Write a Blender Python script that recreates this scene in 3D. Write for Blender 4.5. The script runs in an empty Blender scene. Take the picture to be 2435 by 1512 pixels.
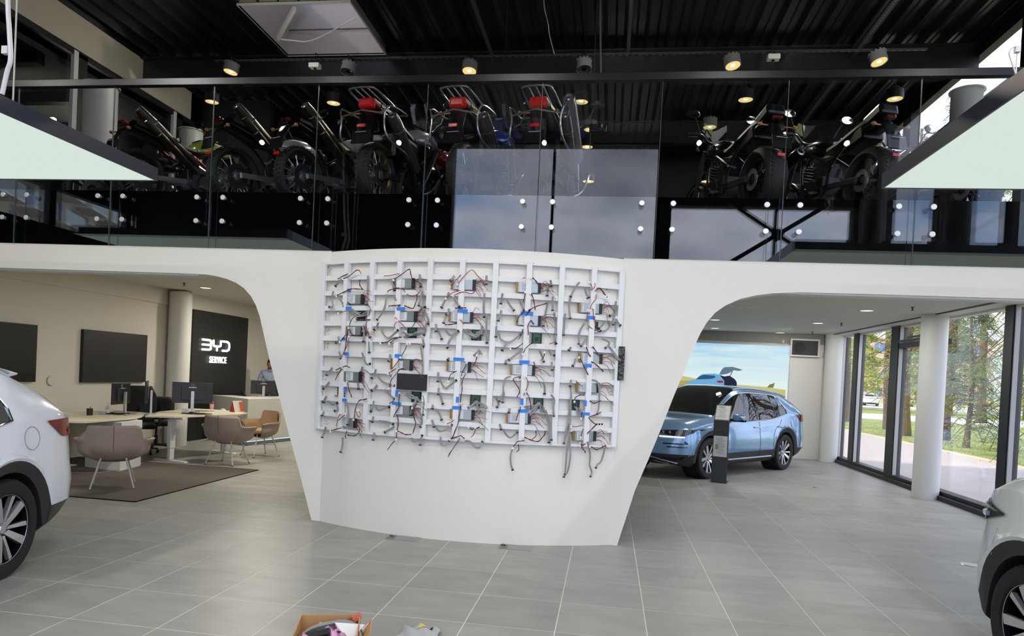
import bpy, bmesh, math, random
from mathutils import Vector, Matrix, Quaternion
PI = math.pi
rnd = random.Random(7)
SC = bpy.context.scene
COL = SC.collection
# ------------------------------------------------------------------ camera
CAMH = 1.66014
FPX, CX, CY = 1621.4, 1217.5, 913.0
YAW, PITCH, ROLL = -.1399, -.0140, -.0491
_f = Vector((math.sin(YAW)*math.cos(PITCH), math.cos(YAW)*math.cos(PITCH), math.sin(PITCH)))
_r = Vector((math.cos(YAW), -math.sin(YAW), 0)); _d = _f.cross(_r)
_c, _s = math.cos(ROLL), math.sin(ROLL)
RX = _c*_r+_s*_d; RD = -_s*_r+_c*_d
CAM = Vector((0, 0, CAMH))
cd = bpy.data.cameras.new('camera'); cam = bpy.data.objects.new('camera', cd); COL.objects.link(cam)
m3 = Matrix((RX, -RD, -_f)).transposed()
cam.matrix_world = Matrix.Translation(CAM) @ m3.to_4x4()
cd.sensor_width = 36; cd.sensor_fit = 'HORIZONTAL'; cd.lens = FPX/2435*36
cd.shift_y = (CY-756)/2435; cd.clip_start = .05; cd.clip_end = 500
SC.camera = cam
def ray(px, py): return RX*((px-CX)/FPX)+RD*((py-CY)/FPX)+_f
def at(px, py, ax, v):
    d = ray(px, py); return CAM+d*((v-CAM[ax])/d[ax])
# ------------------------------------------------------------------ view + world
SC.view_settings.view_transform = 'Standard'; SC.view_settings.look = 'None'
SC.view_settings.exposure = 0.15; SC.view_settings.gamma = 1; SC.view_settings.use_curve_mapping = False
SC.cycles.max_bounces = 9; SC.cycles.diffuse_bounces = 4; SC.cycles.glossy_bounces = 4
SC.cycles.transmission_bounces = 6; SC.cycles.transparent_max_bounces = 24
SC.cycles.sample_clamp_indirect = 4; SC.cycles.caustics_reflective = False; SC.cycles.caustics_refractive = False
w = bpy.data.worlds.new('sky'); SC.world = w; w.use_nodes = True
nt = w.node_tree; nt.nodes.clear()
def N(t, **k):
    n = nt.nodes.new(t)
    for a, b in k.items(): setattr(n, a, b)
    return n
out = N('ShaderNodeOutputWorld'); bg = N('ShaderNodeBackground'); tc = N('ShaderNodeTexCoord')
mp = N('ShaderNodeMapping'); mp.inputs['Scale'].default_value = (1.6, 1.6, 4)
no = N('ShaderNodeTexNoise'); no.inputs['Scale'].default_value = 2.2; no.inputs['Detail'].default_value = 7; no.inputs['Roughness'].default_value = .55
cr = N('ShaderNodeValToRGB')
cr.color_ramp.elements[0].position = .30; cr.color_ramp.elements[0].color = (.30, .52, 1.0, 1)
cr.color_ramp.elements[1].position = .50; cr.color_ramp.elements[1].color = (.93, .97, 1.16, 1)
e = cr.color_ramp.elements.new(.66); e.color = (.52, .56, .70, 1)
L = nt.links.new
L(tc.outputs['Generated'], mp.inputs['Vector']); L(mp.outputs[0], no.inputs['Vector']); L(no.outputs['Fac'], cr.inputs[0])
L(cr.outputs[0], bg.inputs['Color']); bg.inputs['Strength'].default_value = 2.45
L(bg.outputs[0], out.inputs[0])
sun = bpy.data.lights.new('sun', 'SUN'); sun.energy = 4.5; sun.angle = math.radians(3); sun.color = (1, .93, .82)
so = bpy.data.objects.new('sun', sun); COL.objects.link(so)
so.rotation_euler = Vector((.78, .15, -.66)).to_track_quat('-Z', 'Y').to_euler()
def area(name, loc, sx, sy, power, color=(1, .95, .88), rot=(0, 0, 0), spread=PI):
    l = bpy.data.lights.new(name, 'AREA'); l.shape = 'RECTANGLE'; l.size = sx; l.size_y = sy; l.energy = power; l.color = color; l.spread = spread
    o = bpy.data.objects.new(name, l); o.location = loc; o.rotation_euler = rot; COL.objects.link(o); return o
# hall ceiling spots out of view, put in overhead to brighten the front hall
# ------------------------------------------------------------------ materials
def lin(c):
    return tuple(((x/255)/12.92 if x/255 <= .04045 else ((x/255+.055)/1.055)**2.4) for x in c)
MATS = {}
def mat(name, rgb=(200, 200, 200), rough=.5, metal=0, coat=0, emit=None, es=0, spec=None, ior=None, noise=None, bump=None, alpha=None):
    if name in MATS: return MATS[name]
    m = bpy.data.materials.new(name); m.use_nodes = True; t = m.node_tree; b = t.nodes['Principled BSDF']
    c = lin(rgb); b.inputs['Base Color'].default_value = (*c, 1); b.inputs['Roughness'].default_value = rough
    b.inputs['Metallic'].default_value = metal; b.inputs['Coat Weight'].default_value = coat; b.inputs['Coat Roughness'].default_value = .03
    if spec is not None: b.inputs['Specular IOR Level'].default_value = spec
    if ior: b.inputs['IOR'].default_value = ior
    if emit is not None:
        b.inputs['Emission Color'].default_value = (*lin(emit), 1); b.inputs['Emission Strength'].default_value = es
    if noise:   # (scale, amount)
        tc = t.nodes.new('ShaderNodeTexCoord'); n = t.nodes.new('ShaderNodeTexNoise'); n.inputs['Scale'].default_value = noise[0]; n.inputs['Detail'].default_value = 6
        if len(noise) > 2:
            mpp = t.nodes.new('ShaderNodeMapping'); mpp.inputs['Scale'].default_value = noise[2]; t.links.new(tc.outputs['Object'], mpp.inputs[0]); t.links.new(mpp.outputs[0], n.inputs[0])
        else: t.links.new(tc.outputs['Object'], n.inputs[0])
        r = t.nodes.new('ShaderNodeValToRGB'); r.color_ramp.elements[0].position = .3; r.color_ramp.elements[1].position = .7
        r.color_ramp.elements[0].color = (*[x*(1-noise[1]) for x in c], 1); r.color_ramp.elements[1].color = (*[min(1, x*(1+noise[1])) for x in c], 1)
        t.links.new(n.outputs['Fac'], r.inputs[0]); t.links.new(r.outputs[0], b.inputs['Base Color'])
    if bump:
        tc = t.nodes.new('ShaderNodeTexCoord'); n = t.nodes.new('ShaderNodeTexNoise'); n.inputs['Scale'].default_value = bump[0]; n.inputs['Detail'].default_value = 3
        bp = t.nodes.new('ShaderNodeBump'); bp.inputs['Strength'].default_value = bump[1]; bp.inputs['Distance'].default_value = .01
        t.links.new(tc.outputs['Object'], n.inputs[0]); t.links.new(n.outputs['Fac'], bp.inputs['Height']); t.links.new(bp.outputs[0], b.inputs['Normal'])
    MATS[name] = m; return m
def glassmat(name, tint=(1, 1, 1), ior=1.5, extra=0.0, rough=0.0):
    if name in MATS: return MATS[name]
    m = bpy.data.materials.new(name); m.use_nodes = True; t = m.node_tree; t.nodes.clear()
    o = t.nodes.new('ShaderNodeOutputMaterial'); mx = t.nodes.new('ShaderNodeMixShader'); tr = t.nodes.new('ShaderNodeBsdfTransparent'); g = t.nodes.new('ShaderNodeBsdfGlossy')
    fr = t.nodes.new('ShaderNodeFresnel'); fr.inputs['IOR'].default_value = ior; g.inputs['Roughness'].default_value = rough; tr.inputs['Color'].default_value = (*tint, 1)
    ad = t.nodes.new('ShaderNodeMath'); ad.operation = 'ADD'; ad.inputs[1].default_value = extra; ad.use_clamp = True
    ge = t.nodes.new('ShaderNodeNewGeometry'); im = t.nodes.new('ShaderNodeMapRange'); im.inputs[3].default_value = ior; im.inputs[4].default_value = 1/ior
    t.links.new(ge.outputs['Backfacing'], im.inputs[0]); t.links.new(im.outputs[0], fr.inputs['IOR'])
    t.links.new(fr.outputs[0], ad.inputs[0]); t.links.new(ad.outputs[0], mx.inputs[0]); t.links.new(tr.outputs[0], mx.inputs[1]); t.links.new(g.outputs[0], mx.inputs[2]); t.links.new(mx.outputs[0], o.inputs[0])
    MATS[name] = m; return m
def emat(name, rgb, s):
    if name in MATS: return MATS[name]
    m = bpy.data.materials.new(name); m.use_nodes = True; t = m.node_tree; t.nodes.clear()
    o = t.nodes.new('ShaderNodeOutputMaterial'); e = t.nodes.new('ShaderNodeEmission'); e.inputs[0].default_value = (*lin(rgb), 1); e.inputs[1].default_value = s
    t.links.new(e.outputs[0], o.inputs[0]); MATS[name] = m; return m
WHITE = mat('white_paint', (226, 227, 224), .55)
WALLW = mat('wall_white', (222, 220, 212), .7)
BLACKM = mat('black_metal', (22, 22, 24), .45)
BLACKP = mat('black_plastic', (18, 18, 20), .5)
GLOSSB = mat('gloss_black', (6, 6, 8), .03)
CHROME = mat('chrome', (220, 222, 225), .12, 1)
STEEL = mat('steel', (170, 172, 176), .3, 1)
RUBBER = mat('rubber', (20, 20, 21), .75)
GLASS = glassmat('clear_glass')
# ------------------------------------------------------------------ mesh builder
class MB:
    def __init__(s): s.v = []; s.f = []; s.mi = []; s.m = 0
    def add(s, vs, fs):
        b = len(s.v); s.v += [tuple(v) for v in vs]; s.f += [tuple(i+b for i in f) for f in fs]; s.mi += [s.m]*len(fs); return s
    def box(s, c, d, M=None, rz=0):
        x, y, z = d[0]/2, d[1]/2, d[2]/2
        vs = [Vector((i*x, j*y, k*z)) for k in (-1, 1) for j in (-1, 1) for i in (-1, 1)]
        if rz: R_ = Matrix.Rotation(rz, 3, 'Z'); vs = [R_@v for v in vs]
        if M is not None: vs = [M@v for v in vs]
        c = Vector(c); vs = [v+c for v in vs]
        return s.add(vs, [(0, 2, 3, 1), (4, 5, 7, 6), (0, 1, 5, 4), (2, 6, 7, 3), (0, 4, 6, 2), (1, 3, 7, 5)])
    def bb(s, a, b):
        return s.box([(a[i]+b[i])/2 for i in range(3)], [abs(b[i]-a[i]) for i in range(3)])
    def bar(s, a, b, w, h=None, up=(0, 0, 1)):
        a = Vector(a); b = Vector(b); d = b-a; l = d.length
        if l < 1e-6: return s
        z = d/l; u = Vector(up)
        if abs(z.dot(u)) > .98: u = Vector((1, 0, 0))
        x = u.cross(z).normalized(); y = z.cross(x)
        return s.box((a+b)/2, (w, h or w, l), Matrix((x, y, z)).transposed())
    def tube(s, pts, r, n=8, cap=True, closed=False):
        pts = [Vector(p) for p in pts]; k = len(pts)
        rs = r if isinstance(r, (list, tuple)) else [r]*k
        vs = []; nrm = None
        for i, p in enumerate(pts):
            if closed: t = (pts[(i+1) % k]-pts[i-1])
            else: t = pts[min(i+1, k-1)]-pts[max(i-1, 0)]
            t = t.normalized() if t.length > 1e-9 else Vector((0, 0, 1))
            if nrm is None:
                nrm = t.orthogonal().normalized()
            else:
                nrm = (nrm-t*nrm.dot(t)); nrm = nrm.normalized() if nrm.length > 1e-6 else t.orthogonal().normalized()
            b = t.cross(nrm)
            for j in range(n):
                a = 2*PI*j/n; vs.append(p+(nrm*math.cos(a)+b*math.sin(a))*rs[i])
        fs = []
        for i in range(k if closed else k-1):
            for j in range(n):
                a = i*n+j; b_ = i*n+(j+1) % n; c = ((i+1) % k)*n+(j+1) % n; d = ((i+1) % k)*n+j
                fs.append((a, b_, c, d))
        if cap and not closed: fs += [tuple(range(n-1, -1, -1)), tuple((k-1)*n+j for j in range(n))]
        return s.add(vs, fs)
    def lathe(s, prof, n=24, M=None, c=(0, 0, 0), a0=0, a1=2*PI):
        # prof: (r, z) ; axis z, then M, then c
        full = abs(a1-a0-2*PI) < 1e-6; cols = n if full else n+1; vs = []
        for j in range(cols):
            a = a0+(a1-a0)*j/n
            for r, z in prof: vs.append(Vector((r*math.cos(a), r*math.sin(a), z)))
        if M is not None: vs = [M@v for v in vs]
        c = Vector(c); vs = [v+c for v in vs]; k = len(prof); fs = []
        for j in range(n):
            for i in range(k-1):
                j2 = (j+1) % cols
                fs.append((j*k+i, j2*k+i, j2*k+i+1, j*k+i+1))
        return s.add(vs, fs)
    def cyl(s, c, r, h, n=20, M=None):
        return s.lathe([(0, -h/2), (r, -h/2), (r, h/2), (0, h/2)], n, M, c)
    def prism(s, poly, a, b, M=None, c=(0, 0, 0)):
        # poly in (x,z), extruded along y a..b
        n = len(poly); vs = [Vector((p[0], a, p[1])) for p in poly]+[Vector((p[0], b, p[1])) for p in poly]
        if M is not None: vs = [M@v for v in vs]
        c = Vector(c); vs = [v+c for v in vs]
        return s.add(vs, [tuple(range(n)), tuple(range(2*n-1, n-1, -1))]+[(i, i+n, (i+1) % n+n, (i+1) % n) for i in range(n)])
    def grid(s, rows):
        k = len(rows[0]); vs = [p for r in rows for p in r]
        return s.add(vs, [(i*k+j, i*k+j+1, (i+1)*k+j+1, (i+1)*k+j) for i in range(len(rows)-1) for j in range(k-1)])
    def build(s, name, m, parent=None, smooth=False, bevel=0, sharp=35, recalc=True, loc=None):
        me = bpy.data.meshes.new(name); me.from_pydata(s.v, [], s.f)
        ms = m if isinstance(m, (list, tuple)) else [m]
        for x in ms: me.materials.append(x)
        if len(ms) > 1: me.polygons.foreach_set('material_index', s.mi)
        if recalc:
            bm = bmesh.new(); bm.from_mesh(me); bmesh.ops.remove_doubles(bm, verts=bm.verts, dist=1e-5); bmesh.ops.recalc_face_normals(bm, faces=bm.faces); bm.to_mesh(me); bm.free()
        if smooth:
            me.polygons.foreach_set('use_smooth', [True]*len(me.polygons)); me.set_sharp_from_angle(angle=math.radians(sharp))
        me.update()
        o = bpy.data.objects.new(name, me); COL.objects.link(o)
        if parent is not None: o.parent = parent
        if loc is not None: o.location = loc
        if bevel:
            b = o.modifiers.new('b', 'BEVEL'); b.width = bevel; b.segments = 2; b.limit_method = 'ANGLE'
        return o
def tag(o, label=None, cat=None, group=None, kind=None):
    if label: o['label'] = label
    if cat: o['category'] = cat
    if group: o['group'] = group
    if kind: o['kind'] = kind
    return o
def thing(name, label, cat, loc=(0, 0, 0), rz=0, group=None):
    o = bpy.data.objects.new(name, None); COL.objects.link(o); o.location = loc; o.rotation_euler = (0, 0, rz); o.empty_display_size = .1
    return tag(o, label, cat, group)
def struct(o): o['kind'] = 'structure'; return o
KIDS = {}
def copy_tree(o, parent=None):
    c = o.copy(); COL.objects.link(c); c.parent = parent
    for ch in list(o.children): copy_tree(ch, c)
    return c
def catmull(pts, sub=6):
    pts = [Vector(p) for p in pts]
    if len(pts) < 3: return pts
    P = [pts[0]*2-pts[1]]+pts+[pts[-1]*2-pts[-2]]; o = []
    for i in range(1, len(P)-2):
        for k in range(sub):
            t = k/sub; a, b, c, d = P[i-1], P[i], P[i+1], P[i+2]
            o.append(.5*((2*b)+(-a+c)*t+(2*a-5*b+4*c-d)*t*t+(-a+3*b-3*c+d)*t*t*t))
    o.append(pts[-1]); return o
def text(name, s, size, m, M, depth=.004, parent=None, align='CENTER', bold=0, sx=1, spc=1):
    cu = bpy.data.curves.new(name, 'FONT'); cu.body = s; cu.size = size; cu.extrude = depth; cu.align_x = align; cu.align_y = 'CENTER'; cu.offset = bold; cu.space_character = spc
    o = bpy.data.objects.new(name, cu); COL.objects.link(o); bpy.context.view_layer.update()
    me = bpy.data.meshes.new_from_object(o); bpy.data.objects.remove(o)
    o = bpy.data.objects.new(name, me); me.materials.clear(); me.materials.append(m); COL.objects.link(o)
    me.transform(Matrix.Diagonal((sx, 1, 1, 1))); me.transform(M)
    if parent is not None: o.parent = parent
    return o
def facing(c, nrm, up=(0, 0, 1)):
    # matrix putting local z along nrm, local y towards up, at c
    z = Vector(nrm).normalized(); u = Vector(up); x = u.cross(z).normalized(); y = z.cross(x)
    return Matrix.Translation(c) @ Matrix((x, y, z)).transposed().to_4x4()
# ================================================================== STRUCTURE
YF = 6.9           # front plane of the white fascia
ROOF = 7.08; SLAB = 3.5; CEIL = 2.95; XL = -8.35; XR = 5.4; YB = 17.0; XLF = -12.2; YK = -2.1
# ---- floor tiles
gx0, gy0, TS = -3.863, 3.824, .6
fl = MB(); fl.bb((XLF, YK, -.12), (XR, YB, -.0012))
floor = struct(fl.build('floor', mat('grout', (222, 216, 202), .9)))
def tilemat(i):
    n = 'floor_tile_%d' % i
    if n in MATS: return MATS[n]
    base = [(150, 149, 143), (145, 144, 138), (154, 153, 146), (147, 146, 140)][i]
    m = mat(n, base, .4, noise=(2.6, .11, (1, 2.2, 1)), spec=.36)
    t = m.node_tree; b = t.nodes['Principled BSDF']
    tc = t.nodes.new('ShaderNodeTexCoord'); n2 = t.nodes.new('ShaderNodeTexNoise'); n2.inputs['Scale'].default_value = 260
    mr = t.nodes.new('ShaderNodeMapRange'); mr.inputs[3].default_value = .34; mr.inputs[4].default_value = .48
    t.links.new(tc.outputs['Object'], n2.inputs[0]); t.links.new(n2.outputs[0], mr.inputs[0]); t.links.new(mr.outputs[0], b.inputs['Roughness'])
    oi = t.nodes.new('ShaderNodeObjectInfo'); ad = t.nodes.new('ShaderNodeVectorMath'); ad.operation = 'ADD'
    mp_ = [x for x in t.nodes if x.type == 'MAPPING'][0]; src = [l for l in t.links if l.to_node == mp_][0].from_socket
    t.links.new(src, ad.inputs[0]); t.links.new(oi.outputs['Location'], ad.inputs[1]); t.links.new(ad.outputs[0], mp_.inputs[0])
    return m
tm = MB(); g = .0030; h = TS/2-g; c_ = .0007
tm.add([(-h, -h, -.0015), (h, -h, -.0015), (h, h, -.0015), (-h, h, -.0015), (-h+c_, -h+c_, 0), (h-c_, -h+c_, 0), (h-c_, h-c_, 0), (-h+c_, h-c_, 0)],
       [(4, 5, 6, 7), (0, 1, 5, 4), (1, 2, 6, 5), (2, 3, 7, 6), (3, 0, 4, 7)])
protos = []
for i in range(4):
    o = tm.build('floor_tile', tilemat(i), floor); protos.append(o.data); bpy.data.objects.remove(o)
allt = []
ix0 = int(math.floor((XLF-gx0)/TS)); ix1 = int(math.ceil((XR-gx0)/TS)); iy0 = int(math.floor((YK-gy0)/TS)); iy1 = int(math.ceil((YB-gy0)/TS))
for i in range(ix0, ix1):
    for j in range(iy0, iy1):
        x = gx0+(i+.5)*TS; y = gy0+(j+.5)*TS
        cl = x-h < XLF or x+h > XR or y-h < YK or y+h > YB
        q = Vector((x, y, 0))-CAM; zc = q.dot(_f)
        vis = False
        if zc > 1:
            px = CX+FPX*q.dot(RX)/zc; py = CY+FPX*q.dot(RD)/zc
            vis = -120 < px < 2550 and py < 1640 and not (y > 7.3 and -3.1+(y-7)*-.45 < x < .2+(y-7)*.02) and x > XL
        allt.append((not vis, y if vis else 99, x, y, cl))
allt.sort(); rest = MB(); cnt = 0
for nv, _, x, y, cl in allt:
    k = rnd.randrange(4)
    if not nv and not cl and cnt < 296:
        o = bpy.data.objects.new('floor_tile', protos[k]); o.location = (x, y, 0); o.parent = floor; COL.objects.link(o); cnt += 1
    else:
        a = max(x-h, XLF), max(y-h, YK), min(x+h, XR), min(y+h, YB)
        if a[2] > a[0] and a[3] > a[1]:
            rest.m = k; rest.add([(a[0], a[1], 0), (a[2], a[1], 0), (a[2], a[3], 0), (a[0], a[3], 0), (a[0], a[1], -.0015), (a[2], a[1], -.0015), (a[2], a[3], -.0015), (a[0], a[3], -.0015)],
                     [(0, 1, 2, 3), (4, 5, 1, 0), (5, 6, 2, 1), (6, 7, 3, 2), (7, 4, 0, 3)])
ro = rest.build('distant_floor_tiles', [tilemat(i) for i in range(4)], floor, recalc=False); ro['kind'] = 'stuff'
# ---- white fascia with curved screen wall
def ybul(x): return YF-.37*max(0, 1-((x+1.44)/1.53)**2)
TOP = 2.872
Lp = [(XLF, 2.59), (-8, 2.59), (-6, 2.59), (-4.70, 2.59), (-4.394, 2.585), (-4.27, 2.57), (-4.146, 2.542), (-4.04, 2.505), (-3.947, 2.45), (-3.865, 2.37), (-3.80, 2.27), (-3.75, 2.15), (-3.707, 2.0), (-3.62, 1.70), (-3.51, 1.37), (-3.40, 1.03), (-3.22, .5), (-3.06, 0)]
Rp = [(XR, 2.59), (4, 2.59), (2.4, 2.59), (1.80, 2.587), (1.54, 2.57), (1.38, 2.545), (1.23, 2.505), (1.10, 2.44), (1.0, 2.36), (.925, 2.26), (.87, 2.15), (.82, 2.02), (.745, 1.80), (.65, 1.53), (.54, 1.19), (.43, .87), (.32, .57), (.17, 0)]
def side(P, xc):
    out = []
    n = len(P); kz = [i for i, p in enumerate(P) if abs(p[0]-xc) > .001]
    for i, (x, z) in enumerate(P):
        if i <= 3: q = (x, TOP)
        elif i <= 9:
            t = (i-3)/6.; q = (P[3][0]+(xc-P[3][0])*t, TOP)
        else:
            t = (i-9)/(n-1-9.); q = (xc, TOP*(1-t))
        out.append((Vector((x, YF, z)), Vector((q[0], YF, q[1]))))
    return out
def fsurf(P, xc):
    m = MB(); S = side(P, xc); T = .22
    m.grid([[a, b] for a, b in S]); m.grid([[a+Vector((0, T, 0)), b+Vector((0, T, 0))] for a, b in S])
    m.grid([[a, a+Vector((0, T, 0))] for a, b in S]); m.grid([[b, b+Vector((0, T, 0))] for a, b in S[:10]])
    m.grid([[S[0][0], S[0][1]], [S[0][0]+Vector((0, T, 0)), S[0][1]+Vector((0, T, 0))]])
    return m
FASC = mat('fascia_white', (228, 226, 219), .5, noise=(.6, .012))
struct(fsurf(Lp, -2.97).build('trim_1', FASC))
struct(fsurf(Rp, .09).build('trim_2', FASC))
m = MB(); xs = [-2.97+3.06*i/40 for i in range(41)]
m.grid([[(x, ybul(x), 0), (x, ybul(x), 1.0), (x, ybul(x), 2.75), (x, ybul(x), TOP-.008)] for x in xs])
m.grid([[(x, ybul(x), TOP-.008), (x, YF+.22, TOP-.008)] for x in xs])
m.grid([[(x, YF+.22, 0), (x, YF+.22, TOP-.008)] for x in (xs[0], xs[-1])])
struct(m.build('wall_front', FASC, smooth=True, recalc=False))
# thin light lip along the underside of the fascia
m = MB(); m.bb((XLF, YF+.03, 2.572), (-4.5, YF+.2, 2.59)); m.bb((1.62, YF+.03, 2.572), (XR, YF+.2, 2.59)); struct(m.build('trim_3', WHITE))
# ---- mezzanine slab, black glass front
m = MB(); m.bb((XLF, YF+.06, 2.99), (XR, 14.6, SLAB)); m.bb((XLF, YF+.06, TOP+.002), (XR, YF+.3, 2.99))
SLABM = mat('slab_black', (4, 4, 5), .008, spec=.8)
struct(m.build('trim_4', SLABM))
m = MB(); m.bb((XLF, YF+.14, SLAB), (XR, 14.6, SLAB+.01)); struct(m.build('trim_5', mat('deck_floor', (40, 40, 42), .6)))
# lower ceiling
m = MB(); m.bb((XL, YF+.2, CEIL), (XR, YB, CEIL+.04)); struct(m.build('ceiling', mat('low_ceiling', (206, 204, 197), .8)))
# ---- lower left wall with bulkhead, far walls
m = MB(); m.bb((XL-.2, YF+.22, 0), (XL, YB, CEIL)); struct(m.build('wall_left', mat('wall_cream', (208, 204, 193), .75))); m = MB(); m.bb((XL, YF+.22, 2.66), (XL+.035, YB, CEIL)); struct(m.build('trim_21', MATS['wall_cream']))
m = MB(); m.bb((XL, YB, 0), (XR+.1, YB+.2, CEIL)); struct(m.build('wall_back', WALLW))
m = MB(); m.bb((XL+.02, YB-.03, 2.72), (XR, YB, CEIL)); struct(m.build('trim_6', mat('bulkhead_grey', (150, 148, 142), .8)))
m = MB(); m.bb((-2.6, 7.12, 0), (-2.3, YB, CEIL)); struct(m.build('wall_core', WALLW))
# ---- upper hall left wall (behind railing) : clerestory
UX = -8.7
m = MB(); m.bb((UX-.15, YF, 6.47), (UX, 13.3, ROOF)); m.bb((UX-.15, YF, SLAB), (UX, 13.3, 3.9)); m.bb((UX-.15, 12.9, SLAB), (UX, 13.3, ROOF))
struct(m.build('wall_upper_left', mat('wall_beige', (166, 160, 146), .8)))
m = MB(); m.bb((XLF, 13.3, SLAB), (-7.2, 13.5, ROOF)); struct(m.build('wall_upper_end', mat('dark_wall', (26, 27, 30), .6)))
m = MB(); m.bb((-7.2, 16.8, CEIL+.05), (XR, 16.99, ROOF)); struct(m.build('wall_upper_back', mat('dark_wall', (26, 27, 30), .6)))
m = MB(); m.bb((.4, 16.7, 3.6), (2.4, 16.8, 4.5)); struct(m.build('trim_7', mat('khaki_panel', (140, 136, 116), .8)))
wn = thing('window_1', None, None); struct(wn)
m = MB(); m.bb((UX-.02, YF, 3.9), (UX, 13, 6.47)); m.build('pane', glassmat('dark_glass', (.62, .64, .64), 1.5, .03), wn)
for y in (9.85, 12.35):
    m = MB(); m.bb((UX, y-.07, 3.9), (UX+.06, y+.02, 6.47)); m.build('mullion', mat('alu', (190, 192, 192), .4), wn)
    m = MB(); m.bb((UX-.02, y+.02, 3.9), (UX+.05, y+.22, 6.47)); m.build('mullion_dark_profile', BLACKM, wn)  # black profile strip beside the pale mullion
m = MB(); m.bb((UX-.02, YF, 6.40), (UX+.05, 13, 6.5)); m.build('frame', BLACKM, wn)
# dim annex seen through the clerestory
m = MB(); m.bb((-12.1, 7.1, 6.3), (-8.95, 13.2, 6.4)); m.bb((-12.2, 7.1, SLAB), (-12.1, 13.2, 6.4)); struct(m.build('annex_ceiling', mat('annex_grey', (120, 122, 118), .8)))
m = MB()
for k in range(4): m.bb((-12.1, 7.9+k*1.5, 6.1), (-8.95, 8.05+k*1.5, 6.28))
tag(struct(m.build('annex_beams', BLACKM)), None)
# ---- front hall far-left wall with window band, seen mirrored in the black glass
m = MB(); m.bb((XLF-.2, YK, 0), (XLF, YF, 4.42)); m.bb((XLF-.2, YK, 5.24), (XLF, YF, ROOF)); m.bb((XLF-.2, YF-.6, 4.42), (XLF, YF, 5.24))
DARKW = mat('hall_dark_wall', (20, 20, 22), .7)
struct(m.build('wall_far_left', DARKW))
m = MB(); m.bb((XLF-.05, YK, 4.42), (XLF-.03, YF-.6, 5.24)); struct(m.build('window_2', GLASS))
m = MB()
for y in (-2.0, .35, 2.7): m.bb((XLF-.1, y, 4.42), (XLF+.05, y+.32, 5.24))
struct(m.build('trim_8', BLACKM))
m = MB(); m.bb((XLF, YF, 2.872), (XLF+.1, YF+.3, ROOF)); struct(m.build('trim_9', DARKW))
# ---- facade behind the photographer
m = MB()
m.bb((XLF, YK-.3, 0), (-3.9, YK, ROOF))
m.bb((.88, YK-.3, 0), (1.12, YK, ROOF)); m.bb((.88, YK-.3, 5.68), (XR, YK, ROOF)); m.bb((-5, YK-.3, 0), (XR, YK, .25)); m.bb((XR-.25, YK-.3, 0), (XR+.2, YK, ROOF))
m.bb((.98, YK-.02, 0), (1.22, YK+.12, 5.7))
struct(m.build('wall_facade', DARKW))
wf = struct(thing('window_3', None, None))
m = MB(); m.bb((-3.9, YK-.2, .25), (.88, YK-.185, ROOF)); m.build('pane', GLASS, wf)
m = MB(); m.bb((1.12, YK-.2, .25), (XR-.25, YK-.185, 5.68)); m.build('pane', GLASS, wf)
for x in (-1.51, 3.55):
    m = MB(); m.bb((x-.03, YK-.25, .25), (x+.03, YK-.1, ROOF-.1 if x == -1.51 else (5.68 if x > 0 else 5.25))); m.build('mullion', BLACKM, wf)
m = MB(); m.bb((-3.9, YK-.25, 2.9), (.88, YK-.12, 3.0)); m.bb((1.12, YK-.25, 2.9), (XR-.25, YK-.12, 3.0)); m.build('transom', BLACKM, wf)
m = MB()   # crossed bracing rods in the right bay
cxm, czm = 3.55, 5.05
for sx, sz in ((-1, 1), (-1, -1), (1, 1), (1, -1)):
    m.bar((cxm, YK+.1, czm), (cxm+sx*2.3, YK+.1, czm+sz*1.5), .09)
m.lathe([(0, -.03), (.14, -.03), (.14, .03), (0, .03)], 16, Matrix.Rotation(PI/2, 3, 'X'), (cxm, YK+.1, czm))
tag(m.build('cross_bracing', BLACKM), 'black crossed steel bracing mirrored in the black glass band at right', 'bracing')
# ---- right window wall
win = struct(thing('window_4', None, None))
m = MB(); m.bb((XR-.06, YK, 0), (XR+.12, YB, .13)); struct(m.build('trim_10', BLACKM))
m = MB(); m.bb((XR-.14, YK, .0), (XR-.06, YB, .07)); m.build('sill', BLACKM, win)
m = MB(); m.bb((XR+.03, YK, .13), (XR+.045, YB, ROOF)); m.build('pane', GLASS, win)
for y, w_ in ((16.9, .2), (15.9, .28), (13.85, .34), (10.12, .2), (7.9, .2), (5.7, .2), (3.5, .2), (1.3, .2), (-.9, .2)):
    m = MB(); m.bb((XR-.06, y-w_/2, .13), (XR+.1, y+w_/2, ROOF)); m.build('mullion', BLACKM, win)
    m = MB(); m.bb((XR-.04, y-w_/2-.028, .13), (XR+.02, y-w_/2-.005, 2.95)); m.build('bead', mat('alu', (190, 192, 192), .4), win)
m = MB(); m.bb((XR-.05, 12.0, 2.50), (XR+.1, 13.7, 2.60)); m.build('transom', BLACKM, win)
m = MB(); m.bb((XR-.09, 12.2, 2.61), (XR-.04, 13.6, 2.65)); m.bb((XR-.14, 12.3, 2.66), (XR-.1, 13.1, 2.69)); m.build('window_opener', mat('dark_grey', (60, 62, 64), .4), win)
m = MB(); m.bb((XR-.3, YF+.2, 2.93), (XR-.02, YB, CEIL-.001)); struct(m.build('trim_11', WALLW))
m = MB(); m.bb((XR-.33, YF+.2, 2.937), (XR-.3, YB, CEIL-.003)); struct(m.build('trim_12', BLACKM))
m = MB(); m.bb((XR-.02, YF+.2, 2.9), (XR+.1, YB, SLAB+.15)); struct(m.build('trim_13', WALLW))
m = MB(); m.bb((XR-.02, YF-.1, 5.98), (XR+.1, YB, 6.2)); struct(m.build('trim_14', BLACKM))
m = MB(); m.bb((XR-.02, YK, 6.9), (XR+.12, YB, ROOF)); struct(m.build('trim_15', BLACKM))
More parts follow.
